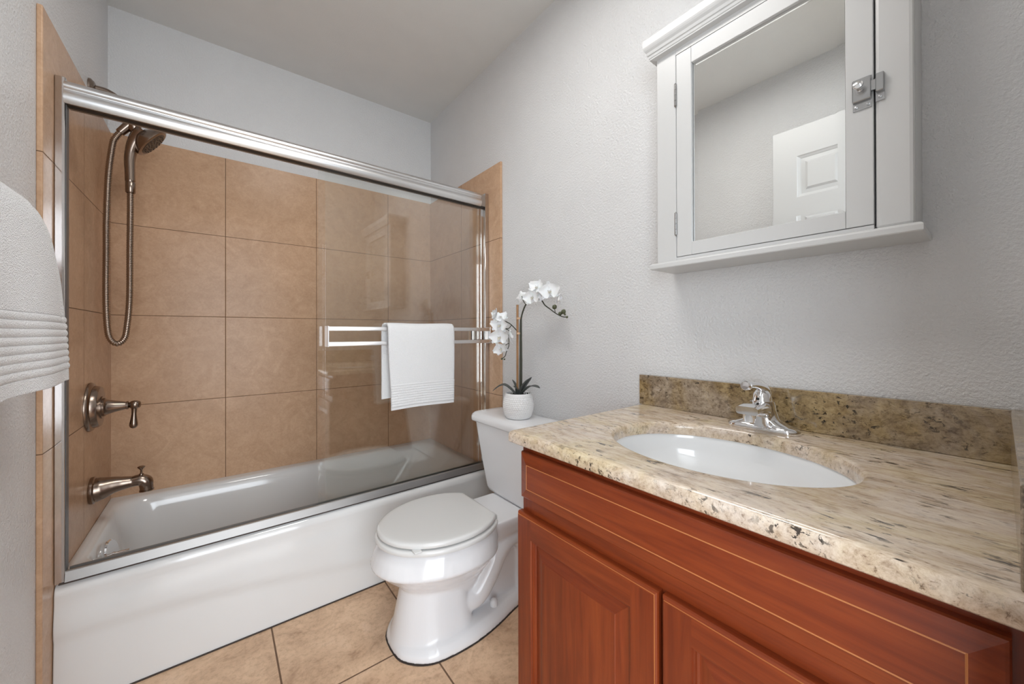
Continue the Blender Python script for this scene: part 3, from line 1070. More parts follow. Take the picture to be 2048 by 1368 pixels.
    bm = box(-0.664, -0.640, TC - 0.150, TC - 0.118, 0.3772, 0.3822, 0.001, 1)
    obj('lid_bumper', bm, M_seat, lo)
    for s in (-1, 1):
        obj('hinge', box(-0.336, -0.308, TC + s * 0.075 - 0.018, TC + s * 0.075 + 0.018, 0.357, 0.378, 0.006, 3), M_seat, t)
        y = TC + s * 0.094
        obj('bolt_cap', lathe([(0.0150, 0.0), (0.0150, 0.010), (0.0135, 0.020), (0.009, 0.027), (0.002, 0.030)], (-0.328, y, 0.040), (0, 0, 1), 24), M_china, t)
    # tank
    cy = -1.098
    def tr(x0, x1, hy, z, r=0.028, cyy=cy):
        return [Vector(((x0 + x1) / 2 + a, cyy + b, z)) for a, b in rrect((x1 - x0) / 2, hy, r, 6)]
    tank = loft([tr(-0.176, -0.045, 0.132, 0.3575, 0.03), tr(-0.188, -0.036, 0.148, 0.365, 0.03), tr(-0.192, -0.030, 0.157, 0.38, 0.03), tr(-0.194, -0.024, 0.190, 0.48), tr(-0.196, -0.020, 0.220, 0.58), tr(-0.198, -0.018, 0.238, 0.650), tr(-0.198, -0.018, 0.239, 0.656)])
    tk = obj('tank', tank, M_china, t, angle=55)
    lidr = loft([tr(-0.202, -0.014, 0.250, 0.6565, 0.03), tr(-0.209, -0.010, 0.262, 0.658, 0.034), tr(-0.211, -0.008, 0.265, 0.663, 0.036), tr(-0.2105, -0.008, 0.2645, 0.678, 0.036), tr(-0.207, -0.010, 0.260, 0.688, 0.036), tr(-0.199, -0.014, 0.252, 0.695, 0.034), tr(-0.186, -0.020, 0.240, 0.698, 0.03), tr(-0.15, -0.04, 0.20, 0.6987, 0.02)])
    obj('tank_lid', lidr, M_china, t, angle=60)
    # caulk line round the foot
    bm = bmesh.new()
    ring = foot(0.0, -0.0012)
    add_loft(bm, [[p.copy() for p in ring], [p + Vector((0, 0, 0.0015)) for p in ring]], True, True)
    obj('floor_caulk', bm, M_caulk, t, smooth=False)


toilet()


# ================================================================== orchid on the tank lid
def petal(bm, c, d, up, ln, wd, cup, mi=0, nu=6, nv=5, tip=0.55):
    """a cupped, rounded petal growing from c along d"""
    d = Vector(d).normalized(); up = Vector(up)
    side = d.cross(up).normalized(); nrm = side.cross(d).normalized()
    rows = []
    for i in range(nu + 1):
        s = i / nu
        w = wd * (math.sin(math.pi * (0.10 + 0.90 * s ** tip)) ** 0.7 if s < 1 else 0.12)
        if i == nu: w = wd * 0.25
        row = []
        for k in range(-nv, nv + 1):
            q = k / nv
            p = Vector(c) + d * (ln * s) + side * (w * q) + nrm * (cup * ln * (s * s * 0.9 - 0.4 * s) + cup * 0.6 * wd * q * q + 0.03 * ln * math.sin(5 * q + 7 * s))
            row.append(bm.verts.new(p))
        rows.append(row)
    for a, b in zip(rows, rows[1:]):
        for k in range(len(a) - 1):
            f = bm.faces.new((a[k], a[k + 1], b[k + 1], b[k]))
            f.material_index = mi


def flower_bm(R):
    """phalaenopsis bloom facing +X local, about R in radius"""
    bm = bmesh.new()
    for a in (90, 215, 325):
        r = math.radians(a)
        petal(bm, (0.001, 0, 0), (0.14, math.cos(r), math.sin(r)), (1, 0, 0), R * 0.95, R * 0.40, 0.30)
    for a in (12, 168):
        r = math.radians(a)
        petal(bm, (0.004, 0, 0), (0.20, math.cos(r), math.sin(r)), (1, 0, 0), R, R * 0.66, 0.34)
    petal(bm, (0.006, 0, -0.001), (0.7, 0, -0.6), (1, 0, 0.5), R * 0.42, R * 0.16, 0.6, 1)
    for s in (-1, 1):
        petal(bm, (0.006, 0, 0), (0.8, s * 0.5, 0.05), (0, 0, 1), R * 0.30, R * 0.12, 0.5, 0)
    return bm


def leaf_bm(base, mid, tip, width):
    pts = spline([base, mid, tip], 8)
    bm = bmesh.new()
    rows = []
    n = len(pts)
    for i, p in enumerate(pts):
        t = (pts[min(n - 1, i + 1)] - pts[max(0, i - 1)]).normalized()
        side = t.cross(Vector((0, 0, 1)))
        if side.length < 0.15: side = Vector((0.613, 0.79, 0)).cross(t)
        side.normalize()
        nrm = side.cross(t).normalized()
        s = i / (n - 1)
        w = width * (0.45 + 0.55 * math.sin(math.pi * min(1, s * 1.15) * 0.87)) * (1 - smoothstep(0.72, 1.02, s) ** 1.6)
        w = max(w, 0.0006)
        rows.append([bm.verts.new(p + side * (w * q) + nrm * (0.22 * w * q * q)) for q in (-1, -0.6, -0.2, 0, 0.2, 0.6, 1)])
    for a, b in zip(rows, rows[1:]):
        for k in range(len(a) - 1):
            bm.faces.new((a[k], a[k + 1], b[k + 1], b[k]))
    return bm


def orchid():
    px, py, pz = -0.122, -1.099, 0.6990
    t = thing('orchid', 'white orchid in a dimpled white pot on the toilet tank', 'potted plant', (px, py, pz))
    prof = [(0.044, 0.0), (0.051, 0.002), (0.058, 0.012), (0.0645, 0.030), (0.0675, 0.050), (0.0665, 0.068), (0.0625, 0.086), (0.0570, 0.100), (0.0545, 0.106), (0.0530, 0.1075), (0.0515, 0.106), (0.0525, 0.096), (0.050, 0.094)]
    fine = []
    for (r0, h0), (r1, h1) in zip(prof, prof[1:]):
        k = max(1, int(math.hypot(r1 - r0, h1 - h0) / 0.0012))
        fine += [(r0 + (r1 - r0) * q / k, h0 + (h1 - h0) * q / k) for q in range(k)]
    fine.append(prof[-1])
    NS = 264
    rings = []
    inside = False
    for i, (r, h) in enumerate(fine):
        inside = inside or h > 0.1072
        ring = []
        for k in range(NS):
            a = 2 * math.pi * k / NS
            row = math.floor((h - 0.008) / 0.0078)
            fz = ((h - 0.008) / 0.0078) % 1.0
            fa = (a / (2 * math.pi) * 44 + 0.5 * (row % 2)) % 1.0
            dd = math.hypot((fa - 0.5) * 1.15, fz - 0.5)
            dip = 0.0022 * max(0.0, 1 - (dd / 0.56) ** 2)
            dip *= smoothstep(0.006, 0.012, h) * (1 - smoothstep(0.094, 0.100, h)) if not inside else 0.0
            ring.append(Vector((px + (r - dip) * math.cos(a), py + (r - dip) * math.sin(a), pz + h)))
        rings.append(ring)
    obj('pot', loft(rings), M_pot, t, angle=75)
    bm = lathe([(0.0525, 0.092), (0.040, 0.098), (0.015, 0.101), (0.001, 0.101)], (px, py, pz), (0, 0, 1), 32)
    for k in range(60):
        a = random.uniform(0, 6.28); r = random.uniform(0.008, 0.045)
        c = Vector((px + r * math.cos(a), py + r * math.sin(a), pz + 0.098))
        add_tube(bm, [c, c + Vector((random.uniform(-.01, .01), random.uniform(-.01, .01), random.uniform(0.002, 0.012)))], [0.002, 0.0008], 5)
    obj('moss', bm, M_soil, t)
    obj('stake', tube([(-0.1215, -1.093, 0.79), (-0.1215, -1.0945, 1.186)], 0.0052, 12), M_bamboo, t)
    stem = spline([(-0.117, -1.109, 0.795), (-0.117, -1.111, 0.948), (-0.116, -1.110, 1.098), (-0.115, -1.115, 1.137), (-0.111, -1.133, 1.179), (-0.105, -1.158, 1.203), (-0.097, -1.190, 1.214), (-0.090, -1.217, 1.196), (-0.087, -1.231, 1.178), (-0.081, -1.255, 1.161), (-0.074, -1.282, 1.142), (-0.067, -1.309, 1.129), (-0.062, -1.329, 1.126)], 6)
    n = len(stem)
    rad = [0.0062 if p.z < 1.05 and i < 20 else 0.0030 for i, p in enumerate(stem)]
    rad = [0.0066 if i < 7 else (0.0060 - 0.0028 * smoothstep(7, 20, i) if i < 20 else max(0.0017, 0.0034 - 0.0016 * (i - 20) / (n - 20))) for i in range(n)]
    bm = tube(stem, rad, 10)
    add_tube(bm, spline([(-0.110, -1.138, 1.184), (-0.114, -1.126, 1.200), (-0.118, -1.120, 1.222)], 5), [0.0016] * 11, 8)
    for b, q in (((-0.0745, -1.279, 1.1435), (-0.076, -1.276, 1.166)), ((-0.0690, -1.300, 1.1325), (-0.066, -1.316, 1.144)), ((-0.0700, -1.296, 1.1345), (-0.069, -1.300, 1.140))):
        add_tube(bm, [b, q], 0.0014, 8)
    st = obj('stem', bm, M_stem, t)
    st['label'] = 'arching right-hand stem'
    bm = tube(spline([(-0.121, -1.098, 1.068), (-0.139, -1.079, 1.096), (-0.149, -1.069, 1.107), (-0.164, -1.054, 1.116), (-0.180, -1.040, 1.120)], 5), 0.0022, 8)
    add_tube(bm, spline([(-0.141, -1.077, 1.098), (-0.147, -1.071, 1.087), (-0.154, -1.064, 1.083), (-0.166, -1.052, 1.084)], 5), 0.0017, 8)
    add_tube(bm, spline([(-0.166, -1.052, 1.084), (-0.155, -1.062, 1.080), (-0.148, -1.070, 1.072), (-0.150, -1.068, 1.051), (-0.149, -1.069, 1.012), (-0.157, -1.061, 0.982), (-0.161, -1.057, 0.964), (-0.170, -1.048, 0.953)], 5), 0.0017, 8)
    add_tube(bm, [(-0.150, -1.068, 1.020), (-0.158, -1.060, 1.012), (-0.163, -1.055, 1.010)], 0.0014, 8)
    st = obj('stem', bm, M_stem, t)
    st['label'] = 'drooping left-hand stem'
    for z in (1.127, 1.062):
        obj('tie', tube([(-0.1185, -1.102, z - 0.004), (-0.1185, -1.102, z + 0.004)], [0.0125, 0.0125], 16, squash=0.75), M_tie, t)
    for p, r in (((-0.076, -1.276, 1.168), 0.0098), ((-0.066, -1.316, 1.1475), 0.0098), ((-0.069, -1.300, 1.141), 0.0075), ((-0.064, -1.322, 1.1365), 0.0042), ((-0.062, -1.331, 1.126), 0.0048), ((-0.171, -1.047, 0.952), 0.0050), ((-0.163, -1.055, 0.950), 0.0040)):
        obj('bud', lathe([(0.001, -r), (r * 0.6, -0.8 * r), (r * 0.95, -0.25 * r), (r * 0.98, 0.2 * r), (r * 0.7, 0.75 * r), (0.001, r * 1.1)], p, (0.2, -0.5, 0.6), 14), M_bud, t)
    for base, mid, tip, w in (((-0.128, -1.094, 0.797), (-0.165, -1.054, 0.838), (-0.200, -1.018, 0.812), 0.021),
                              ((-0.125, -1.096, 0.797), (-0.128, -1.089, 0.830), (-0.138, -1.077, 0.862), 0.018),
                              ((-0.118, -1.110, 0.797), (-0.112, -1.130, 0.835), (-0.102, -1.164, 0.878), 0.024),
                              ((-0.118, -1.108, 0.797), (-0.103, -1.158, 0.838), (-0.093, -1.207, 0.836), 0.017),
                              ((-0.128, -1.108, 0.797), (-0.138, -1.112, 0.822), (-0.150, -1.100, 0.838), 0.015)):
        o = obj('leaf', leaf_bm(base, mid, tip, w), M_leaf, t, angle=80, recalc=False)
        m = o.modifiers.new('thickness', 'SOLIDIFY'); m.thickness = 0.0018; m.offset = 0
    proto = None
    blooms = [((-0.097, -1.197, 1.249), 0.034, (-0.70, -0.35, 0.35)), ((-0.104, -1.176, 1.214), 0.036, (-0.75, -0.45, -0.1)), ((-0.083, -1.256, 1.230), 0.040, (-0.65, -0.60, 0.1)),
              ((-0.112, -1.118, 1.213), 0.030, (0.75, 0.55, 0.2)), ((-0.072, -1.284, 1.200), 0.026, (0.55, -0.75, -0.3)), ((-0.092, -1.226, 1.222), 0.028, (-0.35, -0.80, -0.2)),
              ((-0.188, -1.030, 1.139), 0.030, (-0.75, 0.30, 0.25)), ((-0.174, -1.044, 1.126), 0.030, (-0.45, -0.5, 0.6)), ((-0.176, -1.046, 1.098), 0.038, (-0.75, -0.40, 0.0)),
              ((-0.178, -1.044, 1.048), 0.040, (-0.70, -0.50, -0.15)), ((-0.174, -1.046, 1.000), 0.032, (-0.60, -0.45, -0.35)), ((-0.150, -1.066, 1.046), 0.032, (0.60, -0.40, 0.1))]
    for i, (p, R, d) in enumerate(blooms):
        if proto is None:
            o = obj('flower', flower_bm(0.036), [M_petal, M_lip], t, local=True, angle=80, recalc=False)
            proto = o
        else:
            o = proto.copy(); col.objects.link(o); o.parent = t
        dv = Vector(d).normalized()
        q = dv.to_track_quat('X', 'Z')
        roll = random.uniform(-0.5, 0.5)
        rot = q.to_matrix() @ Matrix.Rotation(roll, 3, 'X')
        o.rotation_euler = rot.to_euler()
        s = 1.15 * R / 0.036
        o.scale = (s, s, s)
        o.location = Vector(p) - t.location


orchid()

# ================================================================== vanity
VY0, VY1 = YD + 0.002, -1.640     # right end (at the wall), left end
XF = -0.540                       # face frame


def vanity():
    t = thing('vanity_cabinet', 'glossy red cherry vanity cabinet under the granite countertop', 'cabinet', (-0.27, (VY0 + VY1) / 2, 0))
    zt = ZC - 0.031
    bm = bmesh.new()
    add_box(bm, XF + 0.02, -0.002, VY1 - 0.018, VY1, 0.0, zt)
    add_box(bm, XF + 0.02, -0.002, VY0, VY0 + 0.018, 0.0, zt)
    add_box(bm, XF + 0.02, -0.002, VY0 + 0.018, VY1 - 0.018, 0.09, 0.108)
    add_box(bm, -0.012, -0.002, VY0 + 0.018, VY1 - 0.018, 0.108, zt)
    add_box(bm, XF + 0.07, XF + 0.085, VY0 + 0.018, VY1 - 0.018, 0.0, 0.09)
    obj('carcass', bm, M_wood_z, t, smooth=False)
    bm = bmesh.new()
    for a, b in ((VY1 - 0.040, VY1), (VY0, VY0 + 0.040)):
        add_box(bm, XF, XF + 0.02, a, b, 0.09, zt)
    add_box(bm, XF, XF + 0.02, -2.045, -2.005, 0.112, 0.60)
    n0 = len(bm.faces)
    add_box(bm, XF, XF + 0.02, VY0 + 0.040, VY1 - 0.040, 0.745, zt)
    add_box(bm, XF, XF + 0.02, VY0 + 0.040, VY1 - 0.040, 0.600, 0.685)
    add_box(bm, XF, XF + 0.02, VY0 + 0.040, VY1 - 0.040, 0.09, 0.112)
    bm.faces.ensure_lookup_table()
    for f in bm.faces[n0:]:
        f.material_index = 1
    obj('face_frame', bm, [M_wood_z, M_wood_y], t, smooth=False)

    # local (u to the right seen from the front = -Y, v up, d out = -X)
    def mk(yl, z0):
        return lambda u, v, d: Vector((XF - 0.0005 - d, yl - u, z0 + v))
    # false drawer front
    yl, w, z0, h = -1.6475, 0.733, 0.661, 0.112
    bm = bmesh.new()
    add_panel_open(bm, mk(yl, z0), 0, 0, w, h, [(0, 0), (0, 0.010), (0.0015, 0.0135), (0.004, 0.0150), (0.0065, 0.0155)], 0, 0, 0)
    add_panel_open(bm, mk(yl, z0), 0.0065, 0.0065, w - 0.013, h - 0.013, [(0, 0.0155), (0.0200, 0.0195)], 0, 0, 0)
    add_panel_open(bm, mk(yl, z0), 0.0265, 0.0265, w - 0.053, h - 0.053, [(0, 0.0195), (0.0010, 0.0188), (0.0020, 0.0195)], 1, 1, 1)
    g = 0.0285
    fn = mk(yl, z0)
    bm.faces.new([bm.verts.new(fn(p, q, 0.0195)) for p, q in ((g, g), (w - g, g), (w - g, h - g), (g, h - g))])
    bm.faces.new([bm.verts.new(fn(p, q, 0)) for p, q in ((0, h), (w, h), (w, 0), (0, 0))])
    bmesh.ops.remove_doubles(bm, verts=bm.verts[:], dist=1e-6)
    obj('drawer_front', bm, [M_wood_y, M_wood_edge], t, smooth=False, recalc=True)

    def door(yl, w, z0, h, label):
        SW = 0.052
        D = 0.0195
        bm = bmesh.new()
        fn = mk(yl, z0)
        # outer edge profile
        add_panel_open(bm, fn, 0, 0, w, h, [(0, 0), (0, 0.0125), (0.0015, 0.016), (0.004, 0.0175), (0.0048, 0.0178), (0.0052, D), (0.0075, D)], 0, 1, 2)
        e = 0.0075
        # stiles run through, rails between
        for (a, b, c, d, mi) in ((e, SW, e, h - e, 0), (w - SW, w - e, e, h - e, 0), (SW, w - SW, e, SW, 1), (SW, w - SW, h - SW, h - e, 1)):
            f = bm.faces.new([bm.verts.new(fn(p, q, D)) for p, q in ((a, c), (b, c), (b, d), (a, d))])
            f.material_index = mi
        # inner moulding and raised field
        add_panel_open(bm, fn, SW, SW, w - 2 * SW, h - 2 * SW, [(0, D), (0.0015, D - 0.0030), (0.0045, D - 0.0035), (0.0055, D - 0.0070), (0.0090, D - 0.0085), (0.0100, D - 0.0105), (0.0120, D - 0.0105), (0.036, D - 0.0050), (0.0372, D - 0.0035)], 0, 1, 0)
        g = 0.0372
        f = bm.faces.new([bm.verts.new(fn(SW + p, SW + q, D - 0.0035)) for p, q in ((g, g), (w - 2 * SW - g, g), (w - 2 * SW - g, h - 2 * SW - g), (g, h - 2 * SW - g))])
        f.material_index = 0
        # back
        f = bm.faces.new([bm.verts.new(fn(p, q, 0)) for p, q in ((0, h), (w, h), (w, 0), (0, 0))])
        bmesh.ops.remove_doubles(bm, verts=bm.verts[:], dist=1e-6)
        o = obj('door', bm, [M_wood_z, M_wood_y, M_wood_edge], t, smooth=False, recalc=True)
        o['label'] = label
        return o

    door(-1.6375, 0.3795, 0.115, 0.5085, 'left door beside the toilet')
    door(-2.0245, 0.3785, 0.115, 0.5085, 'right door towards the doorway')


vanity()

SCX, SCY, SA, SB = -0.310, -2.005, 0.175, 0.227     # sink opening


def countertop():
    t = thing('granite_countertop', 'beige speckled granite countertop on the cherry vanity', 'countertop', (-0.28, -2.0, ZC))
    x0, x1, y0, y1 = -0.576, -0.001, YD + 0.001, -1.6265
    N = 160

    def rect_pt(s, g):
        """perimeter parameter 0..1 on the rectangle inset by g at front and left"""
        X0, X1, Y0, Y1 = x0 + g, x1, y0, y1 - g
        a = (s % 1.0) * 4
        if a < 1: return X0 + (X1 - X0) * a, Y1
        if a < 2: return X1, Y1 + (Y0 - Y1) * (a - 1)
        if a < 3: return X1 + (X0 - X1) * (a - 2), Y0
        return X0, Y0 + (Y1 - Y0) * (a - 3)

    def ell_pt(s, g):
        x, y = rect_pt(s, 0.0)
        a = math.atan2((y - SCY) / 0.30, (x - SCX) / 0.22)
        return SCX + (SA + g) * math.cos(a), SCY + (SB + g) * math.sin(a)
    loops = []
    R = 0.011
    th = 0.030
    loops.append(('r', 0.003, -th))
    loops.append(('r', 0.0, -th + 0.003))
    for a in (0, 22, 45, 67, 90):
        loops.append(('r', R * (1 - math.cos(math.radians(a))), -R + R * math.sin(math.radians(a))))
    loops.append(('r', 0.018, 0.0))
    Rh = 0.012
    for a in (90, 67, 45, 22, 0):
        loops.append(('e', Rh * (1 - math.cos(math.radians(a))), -Rh + Rh * math.sin(math.radians(a))))
    loops.append(('e', 0.0, -th))
    loops2 = []
    rings = []
    for kind, g, z in loops:
        ring = []
        for k in range(N):
            x, y = rect_pt(k / N, g) if kind == 'r' else ell_pt(k / N, g)
            ring.append(Vector((x, y, ZC + z)))
        rings.append(ring)
    # fillet: ellipse ring order goes from outer (Rh) to inner (0)
    bm = loft(rings, cap0=False, cap1=False)
    bm.verts.ensure_lookup_table()
    # underside
    n = len(rings)
    for k in range(N):
        a = bm.verts[k]; b = bm.verts[(k + 1) % N]
        c = bm.verts[(n - 1) * N + (k + 1) % N]; d = bm.verts[(n - 1) * N + k]
        bm.faces.new((b, a, d, c))
    for f in bm.faces:
        f.normal_update()
    bmesh.ops.recalc_face_normals(bm, faces=bm.faces[:])
    for f in bm.faces:
        c = f.calc_center_median()
        f.material_index = 0 if abs(f.normal.z) > 0.8 else 1
    obj('worktop', bm, [M_gran_top, M_gran_edge], t, angle=50)
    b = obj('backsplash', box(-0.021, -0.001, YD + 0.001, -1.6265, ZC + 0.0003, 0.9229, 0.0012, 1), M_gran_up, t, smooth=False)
    b['label'] = 'darker granite backsplash along the wall'
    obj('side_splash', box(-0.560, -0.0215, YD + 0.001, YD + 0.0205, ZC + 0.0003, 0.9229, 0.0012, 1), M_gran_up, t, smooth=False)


countertop()


def sink():
    t = thing('sink', 'white oval undermount sink in the granite countertop', 'sink', (SCX, SCY, ZC - 0.17))
    rings = []
    def el(a, b, z, n=64):
        return [Vector((SCX + a * math.cos(2 * math.pi * k / n), SCY + b * math.sin(2 * math.pi * k / n), z)) for k in range(n)]
    z0 = ZC - 0.0305
    rings.append(el(SA + 0.020, SB + 0.020, z0 - 0.012))
    rings.append(el(SA + 0.020, SB + 0.020, z0))
    rings.append(el(SA + 0.004, SB + 0.004, z0))
    for q in (0.04, 0.12, 0.25, 0.4, 0.55, 0.7, 0.82, 0.92, 1.0):
        k = (1 - q ** 2.6) ** 0.5 if q < 1 else 0.12
        rings.append(el(0.02 + (SA - 0.018) * max(k, 0.12), 0.02 + (SB - 0.018) * max(k, 0.12), z0 - 0.135 * q))
    bm = loft(rings, cap0=False, cap1=True)
    o = obj('basin', bm, M_sink, t, angle=60)
    m = o.modifiers.new('wall', 'SOLIDIFY'); m.thickness = 0.008; m.offset = -1
    obj('drain', lathe([(0.022, 0), (0.022, 0.003), (0.016, 0.004), (0.002, 0.0045)], (SCX, SCY, z0 - 0.1345), (0, 0, 1), 28), M_chrome, t)


sink()


def faucet():
    fx, fy = -0.080, -2.013
    t = thing('faucet', 'chrome single-lever faucet behind the oval sink', 'faucet', (fx, fy, ZC))
    # base: 4-inch centreset wings rising to the centre
    rings = []
    n = 36
    def oval(hx, hy, z, cx=fx):
        return [Vector((cx + a, fy + b, z)) for a, b in rrect(hx, hy, min(hx, hy) * 0.98, 8)]
    bm = loft([oval(0.0275, 0.0775, ZC + 0.0004), oval(0.0285, 0.0785, ZC + 0.004), oval(0.0275, 0.0770, ZC + 0.010), oval(0.024, 0.070, ZC + 0.015), oval(0.015, 0.055, ZC + 0.017)])
    # wing tops sloping up to the body
    for s in (-1, 1):
        add_loft(bm, [[Vector((fx + a, fy + s * yy + 0 * b, ZC + 0.006 + (zz) * (0.5 + 0.5 * math.sin(k / 17 * 2 * math.pi + 0.0)))) for k, (a, b) in enumerate([(w * math.cos(2 * math.pi * j / 18), 0) for j in range(18)])] for yy, zz, w in ((0.073, 0.004, 0.016), (0.060, 0.011, 0.023), (0.040, 0.020, 0.025), (0.022, 0.034, 0.024), (0.008, 0.046, 0.020))])
    def ov(cx, hx, hy, z):
        return [Vector((cx + hx * math.cos(2 * math.pi * k / 40), fy + hy * math.sin(2 * math.pi * k / 40), ZC + z)) for k in range(40)]
    add_loft(bm, [ov(-0.080, 0.0265, 0.052, 0.010), ov(-0.080, 0.0265, 0.042, 0.020), ov(-0.080, 0.0262, 0.034, 0.034), ov(-0.081, 0.0258, 0.0295, 0.050), ov(-0.082, 0.0255, 0.0275, 0.066), ov(-0.083, 0.0245, 0.0260, 0.072)])
    obj('base', bm, M_chrome, t, angle=50)
    # body rising and reaching forward over the sink
    sec = [(-0.0745, 0.016, 0.029, 0.026), (-0.079, 0.028, 0.0275, 0.025), (-0.084, 0.040, 0.0255, 0.023), (-0.096, 0.052, 0.0250, 0.020), (-0.118, 0.0575, 0.0248, 0.0135), (-0.145, 0.0590, 0.0245, 0.0105), (-0.166, 0.0585, 0.0242, 0.0098), (-0.176, 0.0580, 0.0235, 0.0092)]
    rings = []
    for i, (x, z, hw, hh) in enumerate(sec):
        a = sec[max(0, i - 1)]; b = sec[min(len(sec) - 1, i + 1)]
        tg = Vector((b[0] - a[0], 0, b[1] - a[1])).normalized()
        up = Vector((0, 1, 0)).cross(tg)
        ring = []
        for p, q in rrect(hw, hh, min(hw, hh) * 0.75, 5):
            ring.append(Vector((x, fy, ZC + z)) + Vector((0, 1, 0)) * p + up * q)
        rings.append(ring)
    obj('spout', loft(rings), M_chrome, t, angle=50)
    obj('aerator', lathe([(0.0135, 0.002), (0.0135, -0.010), (0.0115, -0.019), (0.0105, -0.019), (0.0095, -0.016)], (-0.160, fy, ZC + 0.050), (0, 0, 1), 28), M_chrome, t)
    # dome and lever
    obj('dome', lathe([(0.0245, 0.0), (0.0255, 0.004), (0.0245, 0.010), (0.0225, 0.018), (0.0205, 0.030), (0.0185, 0.040), (0.013, 0.048), (0.005, 0.052), (0.001, 0.0525)], (-0.084, fy, ZC + 0.048), (0.04, 0, 1), 36), M_chrome, t)
    path = spline([(-0.068, fy, ZC + 0.084), (-0.078, fy, ZC + 0.100), (-0.096, fy + 0.002, ZC + 0.108), (-0.118, fy + 0.005, ZC + 0.112), (-0.140, fy + 0.008, ZC + 0.113), (-0.150, fy + 0.009, ZC + 0.1135)], 5)
    m = len(path)
    rad = [0.014 - 0.007 * smoothstep(0, m * 0.6, i) + 0.0035 * smoothstep(m * 0.72, m * 0.9, i) for i in range(m)]
    h = obj('lever_handle', tube(path, rad, 18, squash=1.15), M_chrome, t, angle=60)
    obj('lever_tip', lathe([(0.0095, 0.0), (0.0115, 0.002), (0.0115, 0.010), (0.0095, 0.0125), (0.002, 0.013)], (-0.147, fy + 0.009, ZC + 0.1130), (-1, 0.1, 0.10), 24), M_chrome, h)
    obj('set_screw_hole', lathe([(0.0032, 0.0), (0.0032, 0.0012), (0.0005, 0.0012)], (-0.1050, fy + 0.002, ZC + 0.078), (-1, 0.1, 0.15), 16), M_gap, t)


faucet()


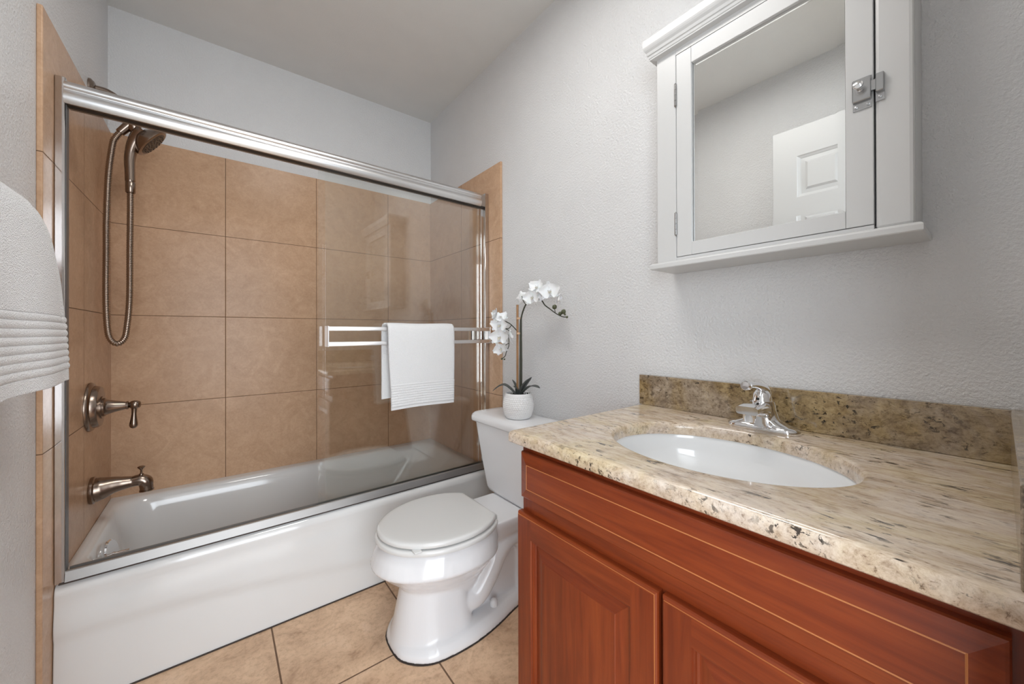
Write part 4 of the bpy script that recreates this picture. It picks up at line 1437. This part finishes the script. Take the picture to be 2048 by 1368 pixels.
# ================================================================== medicine cabinet on the right wall
def medicine_cabinet():
    XC = -0.116                 # front plane
    yL, yR = -1.7525, -2.2775
    dL, dR = -1.8125, -2.2220    # door
    z0, z1 = 1.268, 1.900
    dz0, dz1 = 1.279, 1.852
    t = thing('medicine_cabinet', 'white mirrored medicine cabinet on the wall above the faucet', 'cabinet', (0, (yL + yR) / 2, z0))
    bm = bmesh.new()
    add_box(bm, XC + 0.018, -0.001, yL - 0.014, yL, z0, z1)
    add_box(bm, XC + 0.018, -0.001, yR, yR + 0.014, z0, z1)
    add_box(bm, XC + 0.018, -0.001, yR + 0.014, yL - 0.014, z0, z0 + 0.012)
    add_box(bm, XC + 0.018, -0.001, yR + 0.014, yL - 0.014, z1 - 0.012, z1)
    add_box(bm, -0.008, -0.001, yR + 0.014, yL - 0.014, z0 + 0.012, z1 - 0.012)
    obj('carcass', bm, M_cabwhite, t, smooth=False)
    bm = bmesh.new()
    add_box(bm, XC, XC + 0.018, dL + 0.0015, yL, z0, z1, 0.0012, 1)
    add_box(bm, XC, XC + 0.018, yR, dR - 0.0022, z0, z1, 0.006, 2)
    add_box(bm, XC, XC + 0.018, dR, dL + 0.0008, dz1 + 0.002, z1)
    add_box(bm, XC, XC + 0.018, dR, dL + 0.0008, z0, dz0 - 0.0016)
    obj('face_frame', bm, M_cabwhite, t, smooth=False)
    # door with bevelled mirror
    mL, mR, mz0, mz1 = -1.8560, -2.1790, 1.3145, 1.8085
    bm = bmesh.new()
    add_box(bm, XC - 0.0005, XC + 0.0165, mL + 0.0004, dL, dz0, dz1, 0.0012, 1)
    add_box(bm, XC - 0.0005, XC + 0.0165, dR, mR - 0.0004, dz0, dz1, 0.0012, 1)
    add_box(bm, XC - 0.0005, XC + 0.0165, mR, mL, dz0, mz0, 0.0008, 1)
    add_box(bm, XC - 0.0005, XC + 0.0165, mR, mL, mz1, dz1, 0.0008, 1)
    d = obj('door', bm, M_cabwhite, t, smooth=False)
    bm = bmesh.new()
    fn = lambda u, v, dd: Vector((XC + 0.009 - dd, mL - 0.0015 - u, mz0 + 0.0010 + v))
    w, h = (mL - mR) - 0.003, (mz1 - mz0) - 0.002
    add_panel(bm, fn, 0, 0, w, h, [(0, -0.003), (0, 0.0), (0.0125, 0.00025)])
    obj('mirror', bm, M_mirror, d, smooth=False)
    obj('mirror_backing', box(XC + 0.0125, XC + 0.0160, mR, mL, mz0, mz1), M_gap, d, smooth=False)
    obj('shadow_gap_back', box(XC + 0.0165, XC + 0.0178, dR - 0.002, dR + 0.0045, dz0, dz1), M_gap, t, smooth=False)
    # hinges
    for z in (1.738, 1.372):
        bm = bmesh.new()
        for k in range(4):
            add_tube(bm, [(XC - 0.0025, dL + 0.0008, z - 0.030 + 0.0152 * k), (XC - 0.0025, dL + 0.0008, z - 0.030 + 0.0152 * k + 0.0146)], 0.0034, 12)
        add_lathe(bm, [(0.003, 0), (0.0036, 0.001), (0.001, 0.004)], (XC - 0.0025, dL + 0.0008, z + 0.0306), (0, 0, 1), 10)
        add_lathe(bm, [(0.003, 0), (0.0036, 0.001), (0.001, 0.004)], (XC - 0.0025, dL + 0.0008, z - 0.0300), (0, 0, -1), 10)
        obj('hinge', bm, M_steel, d)
    # latch
    y0, y1 = -2.1915, -2.2200
    zc = 1.5465
    bm = box(XC - 0.0025, XC - 0.0004, y1, y0, zc - 0.033, zc + 0.030)
    add_box(bm, XC - 0.0095, XC - 0.0004, y1, y0, zc - 0.017, zc + 0.028, 0.0015, 1)
    for yy in (y0 - 0.005, y1 + 0.005):
        add_lathe(bm, [(0.0030, 0.0024), (0.0030, 0.0036), (0.0012, 0.004)], (XC, yy, zc - 0.026), (-1, 0, 0), 12)
    la = obj('latch', bm, M_steel, d, smooth=False)
    obj('latch_knob', lathe([(0.0055, 0.009), (0.0035, 0.012), (0.0035, 0.017), (0.0070, 0.020), (0.0085, 0.024), (0.0075, 0.028), (0.002, 0.030)], (XC, (y0 + y1) / 2 + 0.002, zc + 0.006), (-1, 0, 0.1), 20), M_chrome, la)
    obj('latch_bolt', box(XC - 0.0085, XC - 0.0020, y1 - 0.008, y1, zc - 0.004, zc + 0.016), M_steel, la, smooth=False)
    bm = box(XC - 0.0025, XC - 0.0004, -2.2385, -2.2255, zc - 0.027, zc + 0.026)
    add_box(bm, XC - 0.0105, XC - 0.0004, -2.2385, -2.2262, zc - 0.010, zc + 0.025, 0.0012, 1)
    add_lathe(bm, [(0.0030, 0.0024), (0.0030, 0.0036), (0.0012, 0.004)], (XC, -2.232, zc - 0.019), (-1, 0, 0), 12)
    obj('strike', bm, M_steel, t, smooth=False)
    # ledge below
    prof = [(-0.001, z0 - 0.0005), (XC - 0.012, z0 - 0.0005), (XC - 0.0165, z0 - 0.003), (XC - 0.0185, z0 - 0.0065), (XC - 0.0185, z0 - 0.016), (XC - 0.017, z0 - 0.018), (-0.001, z0 - 0.018)]
    rings = []
    bm = bmesh.new()
    def ring_at(inset, z):
        return [Vector((-0.001, yL + 0.013 - inset, z)), Vector((XC - 0.0185 + inset, yL + 0.013 - inset, z)), Vector((XC - 0.0185 + inset, yR - 0.013 + inset, z)), Vector((-0.001, yR - 0.013 + inset, z))]
    obj('bottom_ledge', loft([ring_at(0.002, z0 - 0.0185), ring_at(0.0, z0 - 0.0165), ring_at(0.0, z0 - 0.0065), ring_at(0.0022, z0 - 0.0030), ring_at(0.0065, z0 - 0.0008)]), M_cabwhite, t, smooth=False)
    # crown moulding
    def cr(o, z):
        return [Vector((-0.001, yL + o, z)), Vector((XC - o, yL + o, z)), Vector((XC - o, yR - o, z)), Vector((-0.001, yR - o, z))]
    c0 = 1.872
    prof = [(0.0, -0.002), (0.010, 0.000), (0.0145, 0.0005), (0.0150, 0.004), (0.0165, 0.0055), (0.0175, 0.012), (0.0200, 0.0145), (0.0215, 0.022), (0.0255, 0.028), (0.0275, 0.033), (0.0285, 0.038), (0.0290, 0.058), (0.027, 0.062), (0.0, 0.064)]
    obj('crown_moulding', loft([cr(o, c0 + z) for o, z in prof]), M_cabwhite, t, smooth=False)


medicine_cabinet()
